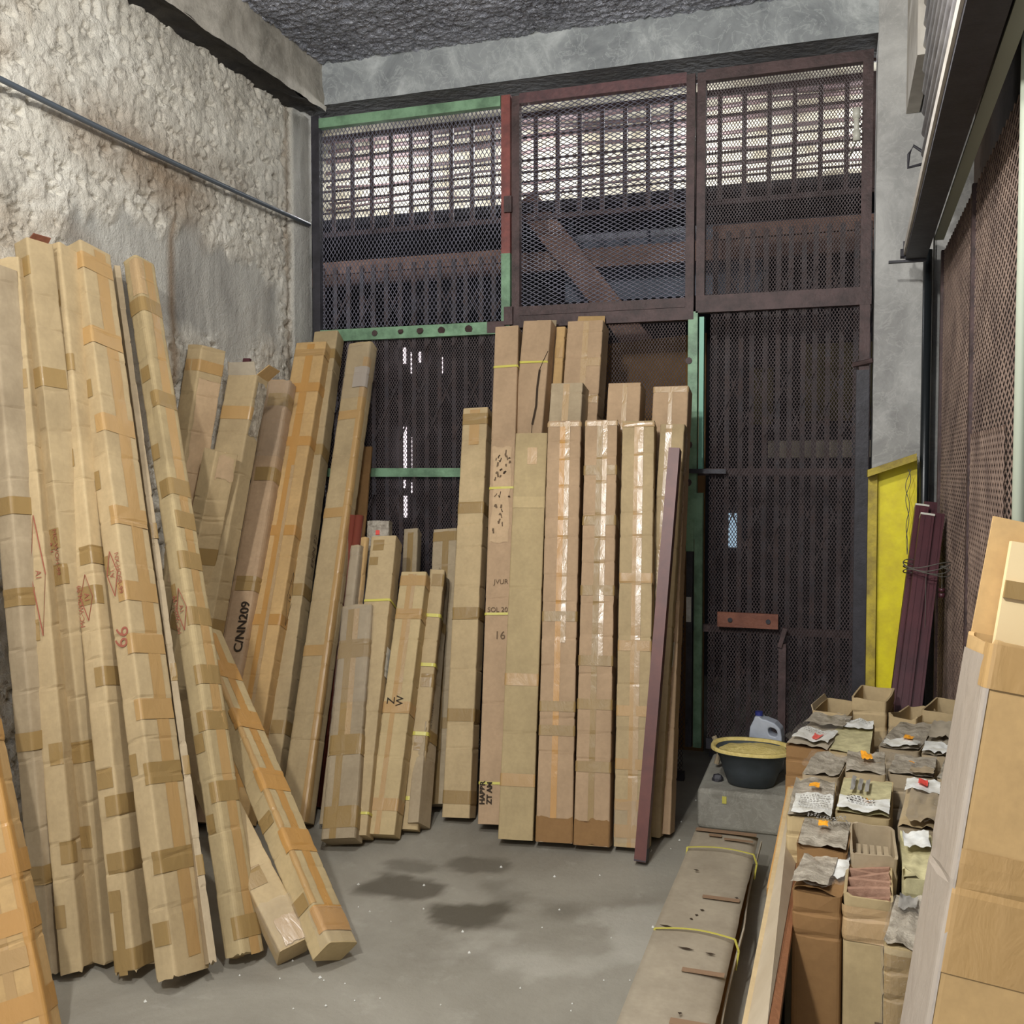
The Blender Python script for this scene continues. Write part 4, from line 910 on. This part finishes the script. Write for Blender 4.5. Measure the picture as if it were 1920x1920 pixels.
c = short('open empty carton at the back left of the right-hand row, nearest the basin', (1522, 1333), (1590, 1345), .69, .24, CARD, 'open', deep=.4)
c.flap(c.root, 3, .02, 1.2, CARDG)
c = short('tallest open carton in the back of the right-hand row, below the yellow panel', (1596, 1308), (1663, 1318), .73, .24, CARD, 'open', deep=.3)
c = short('open carton with a ragged rim, third along the back of the right-hand row', (1664, 1341), (1721, 1356), .68, .24, CARD, 'open', deep=.45, rag=.04)
c = short('open carton in the back right corner of the right-hand row by the mesh screen', (1727, 1331), (1793, 1345), .70, .24, CARD, 'open', deep=.3)
c = short('carton with a grey flap and a white label with a pink mark, beside the basin', (1472, 1397), (1551, 1414), ZT, .41, CARDB, topmat=CARDD)
lay(c, 'paper_label', PAPER, .08, .95, .12, .50, .018, .08, 3); lay(c, 'grey_flap', GREYTOP, .0, .98, .60, 1.0, .03, .04, 5); lay(c, 'sticker', STICKR, .5, .75, .18, .30, .026, .05, 6); c.text(c.root, '300E$', 3.5, .78, .05, -math.pi / 2, INK, 'printed_number'); scribble(c, .2, .8, .32, .027, 4, 3)
c = short('carton with a white paper strip on top and yellowed tape, second row', (1553, 1409), (1632, 1419), ZT, .41, CARDY, topmat=PAPERY)
lay(c, 'paper_label', PAPER, .05, .98, .66, .95, .018, .06, 8); scribble(c, .15, .85, .8, .028, 5, 2)
c = short('dusty grey-topped carton with crumpled film, third in the second row', (1646, 1401), (1724, 1418), ZT, .40, CARDG, topmat=GREYTOP)
lay(c, 'sticker', STICKO, .55, .78, .12, .24, .028, .05, 9); lay(c, 'paper_label', PAPER, .1, .95, .02, .2, .018, .1, 10); c.patch('plastic_film', FILM, c.root, .8, .99, -.4, 1.4, .005)
c = short('carton with a folded grey lid and torn white label by the mesh screen', (1727, 1414), (1790, 1426), ZT, .38, CARDG, topmat=CARDD)
lay(c, 'paper_label', PAPER, .05, .95, .0, .3, .018, .14, 12); lay(c, 'folded_lid', CARDD, .0, 1.0, .4, 1.0, .03, .05, 13)
c = short('grey film-covered carton end, left of the third row', (1503, 1451), (1572, 1464), ZT, .24, CARDG, topmat=GREYTOP)
c.patch('plastic_film', FILM, c.root, .75, .99, -.4, 1.4, .005)
c = short('grimy carton with an orange flower-shaped sticker on its end', (1584, 1447), (1661, 1456), ZT + .012, .22, CARDG, topmat=GREYTOP)
lay(c, 'sticker', STICKO, .38, .66, .45, .70, .028, .12, 14)
c = short('grimy crushed carton with a tiny orange mark, right of the flower-stickered one', (1663, 1451), (1752, 1467), ZT, .22, CARDG, topmat=GREYTOP)
lay(c, 'sticker', STICKO, .42, .55, .34, .42, .028, .05, 15); lay(c, 'torn_flap', CARDG, .5, 1.0, -.02, .25, .02, .1, 16)
c = short('narrow crushed carton against the mesh screen behind the near tall carton', (1755, 1460), (1800, 1470), ZT, .2, CARDG, topmat=GREYTOP)
c = short('carton with an oval orange sticker and a white address label', (1474, 1530), (1560, 1541), ZT, .33, CARDY, topmat=GREYTOP)
lay(c, 'paper_label', PAPER, .12, .99, -.02, .46, .018, .06, 17); scribble(c, .25, .9, .08, .028, 7, 6); lay(c, 'sticker', STICKO, .40, .64, .60, .72, .026, .03, 18)
c = short('carton with printed lid and a wide white label across its front edge', (1564, 1524), (1669, 1541), ZT, .33, CARDY, topmat=PAPERY)
lay(c, 'paper_label', PAPER, .05, .99, .0, .34, .018, .08, 19); scribble(c, .2, .7, .14, .028, 8, 3, INK); lay(c, 'sticker', STICKO, .55, .66, .24, .30, .03, .03, 20)
for k in range(3): lay(c, 'printed_mark', INKG, .2 + .14 * k, .28 + .14 * k, .5, .85, .020, .02, 30 + k)
c = short('carton with a red-marked label and a puckered brown wrapper', (1682, 1552), (1757, 1567), ZT, .40, CARDG, topmat=CARD)
lay(c, 'paper_label', PAPER, .0, .98, .68, .95, .02, .08, 21); lay(c, 'sticker', STICKR, .35, .62, .76, .88, .03, .04, 22); lay(c, 'wrapper', CARDG, .2, 1.0, .0, .6, .035, .15, 23)
c = short('mouldy carton end with a torn orange sticker, fifth row beside the pale board', (1492, 1586), (1588, 1602), ZT, .20, CARDB, topmat=GREYTOP, rag=.03)
lay(c, 'sticker', STICKO, .36, .56, .52, .68, .026, .06, 24); scribble(c, .1, .9, .75, .026, 9, 3, INKG)
c = short('open carton packed with upright brown slats with dark gaps', (1594, 1598), (1685, 1609), ZT, .20, CARDG, 'open', rag=.03, deep=.10)
for k in range(5): MB().box((c.w * (.14 + .15 * k), .03, c.L - .2), (c.w * (.24 + .15 * k), c.d - .05, c.L - .03)).build('packing_slat', CARDG, c.root)
c = short('carton in yellowed crumpled wrapping behind the near tall carton', (1692, 1642), (1760, 1652), ZT, .26, PAPERY, topmat=PAPERY, rag=.04)
lay(c, 'paper_label', PAPER, .1, .9, .5, .9, .03, .12, 25)
c = short('dark brown carton with a loose white paper in front of the pale board', (1484, 1668), (1578, 1692), ZT - .03, .25, CARDB, topmat=CARDB)
lay(c, 'loose_paper', PAPER, .25, .95, .35, .95, .018, .2, 26); lay(c, 'grey_flap', GREYTOP, -.02, .7, .0, .7, .026, .08, 27)
c = short('taped carton holding a fan of thin pinkish wooden slats', (1581, 1678), (1676, 1694), ZT - .02, .25, CARDY, 'open', rag=.02, deep=.06)
for k in range(7): MB().bar((.004, .02 + .028 * k, c.L - .03 + .012 * (k % 2)), (c.w - .004, .012 + .028 * k, c.L - .022 + .010 * ((k + 1) % 3)), .012, .03).build('wooden_slat', SLATW, c.root)
c.patch('packing_tape', TAPEC, c.root, .86, .97, -.2, 1.2, .003); c.patch('printed_mark', INKD, c.root, .2, .62, .66, .84, .002)
c = short('near carton with a film-covered grey top and tan taped face', (1655, 1772), (1716, 1790), ZT, .24, CARDY, topmat=GREYTOP, rag=.01)
c.patch('plastic_film', FILM, c.root, .6, .998, -.95, 1.0, .004); c.patch('packing_tape', TAPE, c.root, .7, .98, 0, 1.0); c.patch('packing_tape', TAPEG, c.root, .1, .98, 3.05, 3.95); lay(c, 'printed_mark', INKG, .2, .8, .6, .9, .016, .04, 28)

for i, o in enumerate([k for k in COL.objects if k.get('group') == G_R and k.name.startswith('carton')]):
    b = [k for k in o.children if k.name.startswith('carton_body')][0]; vz = [v.co for v in b.data.vertices]
    L_, w_, d_ = max(v.z for v in vz), max(v.x for v in vz), max(v.y for v in vz)
    caps = [k for k in o.children if k.name.startswith('crumpled_lid')]
    if caps and i % 2 == 0:
        nn = 14; U, Vv = np.meshgrid(np.linspace(-.01, 1.01, nn), np.linspace(-.01, .5 + .1 * (i % 3), nn))
        Zf = L_ + .024 + (fbm(U * 7 + i, Vv * 9, 0, 300 + i, 3) - .47) * .030
        grid_obj('plastic_film', np.stack([U * w_, Vv * d_, Zf], -1), FILM, o, smooth=False)
# pale board leaning along the row with a cardboard sheet behind it
pb = thing('pale_board', 'pale laminate board with a brown edge leaning on the short cartons', 'board', (0, 0, 0))
def slab(pts, dx):
    m = MB(); n_ = len(pts); v0 = [Vector(p) for p in pts]; v1 = [Vector(p) + Vector(dx) for p in pts]
    m.add(v0 + v1, [tuple(range(n_))[::-1], tuple(range(n_, 2 * n_))] + [(k, (k + 1) % n_, n_ + (k + 1) % n_, n_ + k) for k in range(n_)]); return m
ta, tb_ = at(1483, 1488, 'y', 2.85), at(1497, 1590, 'y', 2.55)
na, nb = at(1398, 1935, 'y', 1.72), at(1437, 1935, 'y', 1.60)
slab([ta, at(1495, 1545, 'y', 2.62), tb_, nb, na], (.0, .0, -.012)).build('board_face', BOARD, pb)
slab([tb_ + Vector((.001, 0, 0)), nb + Vector((.001, 0, 0)), nb + Vector((.016, .004, -.01)), tb_ + Vector((.010, .004, -.01))], (0, 0, -.02)).build('board_edge', BOARDE, pb)
sp_ = thing('cardboard_slab', 'thin taped cardboard slab standing left of the pale board', 'box', (0, 0, 0))
ca, cb_ = at(1478, 1475, 'y', 2.92), at(1388, 1935, 'y', 1.72)
slab([ca, cb_, Vector((cb_.x, cb_.y, .02)), Vector((ca.x, ca.y, .02))], (.022, .006, 0)).build('slab_body', CARD, sp_)
qa, qb = at(1463, 1560, 'y', 2.72), at(1440, 1665, 'y', 2.42)
slab([ca + Vector((-.003, 0, 0)), qb + Vector((-.003, 0, 0)), qb + Vector((-.003, 0, -.05)), ca + Vector((-.003, 0, -.06))], (.028, .004, .003)).build('packing_tape', TAPEO, sp_)

# near tall carton at the right edge
e0 = at(1862, 1203, 'y', 1.32); e1 = at(1743, 1920, 'y', 1.28)
dirv = (e0 - e1).normalized(); ft = e1 + dirv * (-e1.z / dirv.z)
c = stand('near tall tan carton with a grey-taped side at the right edge', ('w', ft.x, ft.y), ('w', ft.x + .19, ft.y + .02), e0, None, .135, CARDO, crease=[.62, .97], bulge=.008, top='open', rag=.02, deep=.25, group=G_R)
c.patch('packing_tape', TAPEG, c.root, .02, .985, 3.02, 4.02, .002); c.patch('packing_tape', TAPEL, c.root, .68, .80, .0, 1.0, .002)
fl = c.flap(c.root, 2, .16, 1.5, CARDO, .0, 1.0); c.flap(c.root, 1, .1, .9, CARD)
c.patch('packing_tape', TAPEL, c.root, .955, .998, -.2, 1.1, .003)
f2 = MB().box((.03, c.d + .004 - .03, c.L - .02), (c.w - .01, c.d + .016 - .03, c.L + .13)).build('inner_flap', plain('cardboard_cream', (232, 208, 160), .8), c.root)
MB().box((.03, c.d - .032, c.L + .055), (c.w - .01, c.d - .026, c.L + .078)).build('packing_tape', TAPE, c.root)

# ---- yellow steel tray panel in front of the column
yp = thing('yellow_panel', 'bright yellow steel panel with a worn top lip, leaning on the concrete column', 'panel', (0, 0, 0))
y_ = 4.58
tl, tr = at(1645, 878, 'y', y_), at(1720, 856, 'y', y_); tl0 = at(1628, 884, 'y', y_ - .02)
def quadslab(a, b, c_, d_, t, name, mat): return slab([a, b, c_, d_], (0, t, 0)).build(name, mat, yp)
quadslab(tl, Vector((tl.x, y_ - .06, .17)), Vector((tr.x, y_ - .06, .17)), tr, .012, 'face', YEL)
quadslab(Vector((tl0.x, y_ - .03, tl0.z)), Vector((tl0.x, y_ - .09, .17)), Vector((tl.x, y_ - .09, .17)), Vector((tl.x, y_ - .03, tl.z)), .03, 'left_stile', YELD)
l0, l1 = at(1627, 881, 'y', y_ - .10), at(1719, 850, 'y', y_ - .10)
slab([l0, l0 + Vector((0, 0, -.030)), l1 + Vector((0, 0, -.030)), l1], (0, .11, 0)).build('top_lip', YELD, yp)
lw = at(1703, 880, 'y', y_ - .10)
ww = MB()
for k in range(2):
    pts = [lw + Vector((.012 * math.sin(t * 2.2 + k * 2) * (1 - t / 7), -.002 * k, -.06 * t)) for t in np.linspace(0, 6, 20)]; ww.tube(pts, .0015, 5)
ww.build('hanging_wire', TWINE, yp)

# ---- maroon metal profiles tied in a bundle in the corner
mp = [((1728, 951), 4.30, .30, (1680, 1330), 3.92), ((1744, 945), 4.36, .0, (1712, 1330), 4.0), ((1738, 968), 4.18, .0, (1690, 1340), 3.84), ((1757, 966), 4.20, .0, (1712, 1340), 3.86)]
nms = ['maroon metal profile with a pale end, leftmost of the tied bundle', 'maroon metal profile at the back of the tied bundle', 'maroon metal profile with a white cut end at the front of the tied bundle', 'maroon metal profile nearest the mesh screen in the tied bundle']
for i, ((tu, tv), yt, _, (bu, bv), yb) in enumerate(mp):
    a = at(tu, tv, 'y', yt); b = at(bu, bv, 'y', yb); d_ = (a - b).normalized(); foot = b + d_ * (-(b.z) / d_.z) + d_ * .02
    t_ = thing('metal_profile', nms[i], 'profile', foot, 'maroon profiles tied with wire')
    MB().bar(Vector((0, 0, 0)), a - foot, .05, .045, (0, 1, 0)).build('profile_body', MAROON, t_)
    rg = (a - foot).cross(Vector((0, 1, 0))).normalized()
    for sx in (-.012, .012): MB().bar(Vector((0, -.025, 0)) + rg * sx, (a - foot) + Vector((0, -.025, 0)) + rg * sx, .006, .006, (0, 1, 0)).build('rib', MAROON, t_)
    if i in (0, 2): MB().bar((a - foot) - (a - foot).normalized() * .004, (a - foot) + (a - foot).normalized() * .004, .052, .047, (0, 1, 0)).build('cut_end', PVC, t_)
wr = MB(); cpt = at(1738, 1072, 'y', 4.06)
for k in range(4):
    wr.tube([cpt + Vector((.085 * math.cos(t), .075 * math.sin(t), .012 * math.sin(t * 2 + k) + .010 * k)) for t in np.linspace(0, 6.283, 26)], .0022, 5)
o = wr.build('tie_wire', TWINE); tag(o, 'twisted grey wire tied round the maroon profiles', 'wire')
for (u, v0, v1, lb) in ((1734, 1090, 1205, 'small knobbed weight hanging on a long thread over the maroon profiles'), (1766, 1075, 1103, 'small knobbed weight hanging close below the tie wire')):
    pk = at(u, v1, 'y', 3.98); w_ = thing('hanging_weight', lb, 'weight', pk)
    MB().tube([(0, 0, .0), (0, 0, (v1 - v0) / 1850 * 4)], .0012, 5).build('thread', TWINE, w_)
    MB().tube([(0, 0, .0), (0, 0, -.006), (0, 0, -.012)], .012, 10).build('upper_knob', MAROON, w_, True); MB().tube([(0, 0, -.018), (0, 0, -.026), (0, 0, -.034)], .012, 10).build('lower_knob', MAROON, w_, True)

# ---- basin of yellow powder, white jug and stone on the step
def ring(cx, cyy, z, rx, ry, n=40, e=2.6):
    out = []
    for k in range(n):
        t = 2 * math.pi * k / n; c_, s_ = math.cos(t), math.sin(t)
        out.append((cx + rx * math.copysign(abs(c_) ** (2 / e), c_), cyy + ry * math.copysign(abs(s_) ** (2 / e), s_), z))
    return out
def lathe(prof, n=40, e=2.6, cap=True):
    m = MB(); V = []; Fs = []
    for (rx, ry, z) in prof: V += ring(0, 0, z, rx, ry, n, e)
    for i in range(len(prof) - 1):
        for k in range(n): Fs.append((i * n + k, i * n + (k + 1) % n, (i + 1) * n + (k + 1) % n, (i + 1) * n + k))
    if cap: Fs.append(tuple(range(n))[::-1]); 
    m.v = V; m.f = Fs; return m
bc = Vector((-.335, 4.285, .171))
bs = thing('basin', 'dark grey plastic basin of yellow powder on the concrete step', 'basin', bc)
lathe([(.090, .080, 0), (.098, .088, .004), (.122, .108, .07), (.142, .122, .138), (.166, .134, .142), (.168, .136, .158), (.156, .124, .158), (.140, .112, .12)], 48, 2.4).build('tub', BUCKET, bs, True)
pm = lathe([(.144, .116, .132), (.12, .095, .142), (.06, .05, .156), (.002, .002, .158)], 48, 2.4, False); 
pm.v = [(x, y, z + (float(fbm(x * 30, y * 30, 0, 4, 3)) - .47) * .02 + .02 * max(0, x) / .15) for x, y, z in pm.v]; pm.build('yellow_powder', POWD, bs, True)
lathe([(.150, .120, .148), (.156, .124, .1600), (.167, .135, .1605), (.1695, .1375, .156), (.1700, .138, .147)], 48, 2.4, False).build('powdery_rim', POWD, bs, True)
jc = Vector((-.285, 4.50, .171))
jg = thing('plastic_jug', 'white plastic jug with a handle hole behind the basin', 'jug', jc); jg.rotation_euler = (0, 0, -.15); jg.scale = (.80, .80, .80)
jm = MB()
# outline in local x,z with a handle opening, extruded in y
outl = [(-.075, 0), (.085, 0), (.09, .05), (.09, .20), (.082, .245), (.05, .275), (.0, .29), (-.02, .29), (-.03, .302), (-.06, .302), (-.064, .285), (-.085, .24), (-.09, .19), (-.085, .02)]
hole = [(.018, .215), (.028, .205), (.055, .20), (.066, .21), (.064, .232), (.05, .245), (.024, .25), (.014, .238)]
import bmesh
bmj = bmesh.new()
def loopv(pts, y): return [bmj.verts.new((x, y, z)) for x, z in pts]
fa_, fb2 = loopv(outl, -.045), loopv(outl, .045); ha_, hb_ = loopv(hole, -.045), loopv(hole, .045)
for lo, hi in ((fa_, fb2), (hb_, ha_)):
    for k in range(len(lo)): bmj.faces.new((lo[k], lo[(k + 1) % len(lo)], hi[(k + 1) % len(lo)], hi[k]))
for lo, ho in ((fa_, ha_), (fb2, hb_)):
    es = []
    for L_ in (lo, ho):
        for k in range(len(L_)): es.append(bmj.edges.get((L_[k], L_[(k + 1) % len(L_)])) or bmj.edges.new((L_[k], L_[(k + 1) % len(L_)])))
    bmesh.ops.triangle_fill(bmj, use_beauty=True, edges=es)
bmesh.ops.recalc_face_normals(bmj, faces=bmj.faces)
me = bpy.data.meshes.new('jug_body'); bmj.to_mesh(me); bmj.free(); me.materials.append(JUG)
jo = bpy.data.objects.new('jug_body', me); COL.objects.link(jo); jo.parent = jg
bv = jo.modifiers.new('b', 'BEVEL'); bv.width = .016; bv.segments = 3; bv.limit_method = 'ANGLE'; bv.angle_limit = .6
MB().tube([(-.045, 0, .300), (-.045, 0, .322)], .021, 14).build('cap', BLUE, jg); MB().box((-.082, -.0465, .09), (-.03, -.0455, .185)).build('label_band', BLUE, jg)
rk = Vector((-.475, 4.27, .171)); m = lathe([(.022, .018, 0), (.026, .02, .012), (.016, .012, .026), (.002, .002, .03)], 9, 2); m.v = [(x + random.uniform(-.004, .004), y + random.uniform(-.004, .004), z) for x, y, z in m.v]
o = m.build('stone', STEELD); o.location = rk; tag(o, 'small dark stone on the concrete step beside the basin', 'stone')
o = MB().tube([(-.50, 4.45, .19), (-.485, 4.46, .25), (-.515, 4.47, .31)], .012, 8).build('bent_stub', CARDG); tag(o, 'short bent stub standing behind the basin on the step', 'stub')

# ---- plaster crumbs on the floor
m = MB(); rnd = random.Random(12)
for k in range(50):
    u, v = rnd.choice([(rnd.uniform(260, 700), rnd.uniform(1750, 1900)), (rnd.uniform(620, 1250), rnd.uniform(1600, 1900)), (rnd.uniform(1190, 1310), rnd.uniform(1480, 1600))])
    p = at(u, v, 'z', .003); s_ = rnd.choice([.003, .003, .004, .006]); a_ = rnd.uniform(0, 3)
    c_, q_ = math.cos(a_) * s_, math.sin(a_) * s_
    m.add([p + Vector((c_, q_, -.002)), p + Vector((-q_, c_, -.002)), p + Vector((-c_, -q_, -.002)), p + Vector((q_, -c_, -.002)), p + Vector((0, 0, s_ * .8))], [(0, 1, 4), (1, 2, 4), (2, 3, 4), (3, 0, 4)])
o = m.build('plaster_crumbs', PAPER, kind='stuff'); tag(o, 'pale plaster crumbs scattered over the cement floor', 'crumbs')
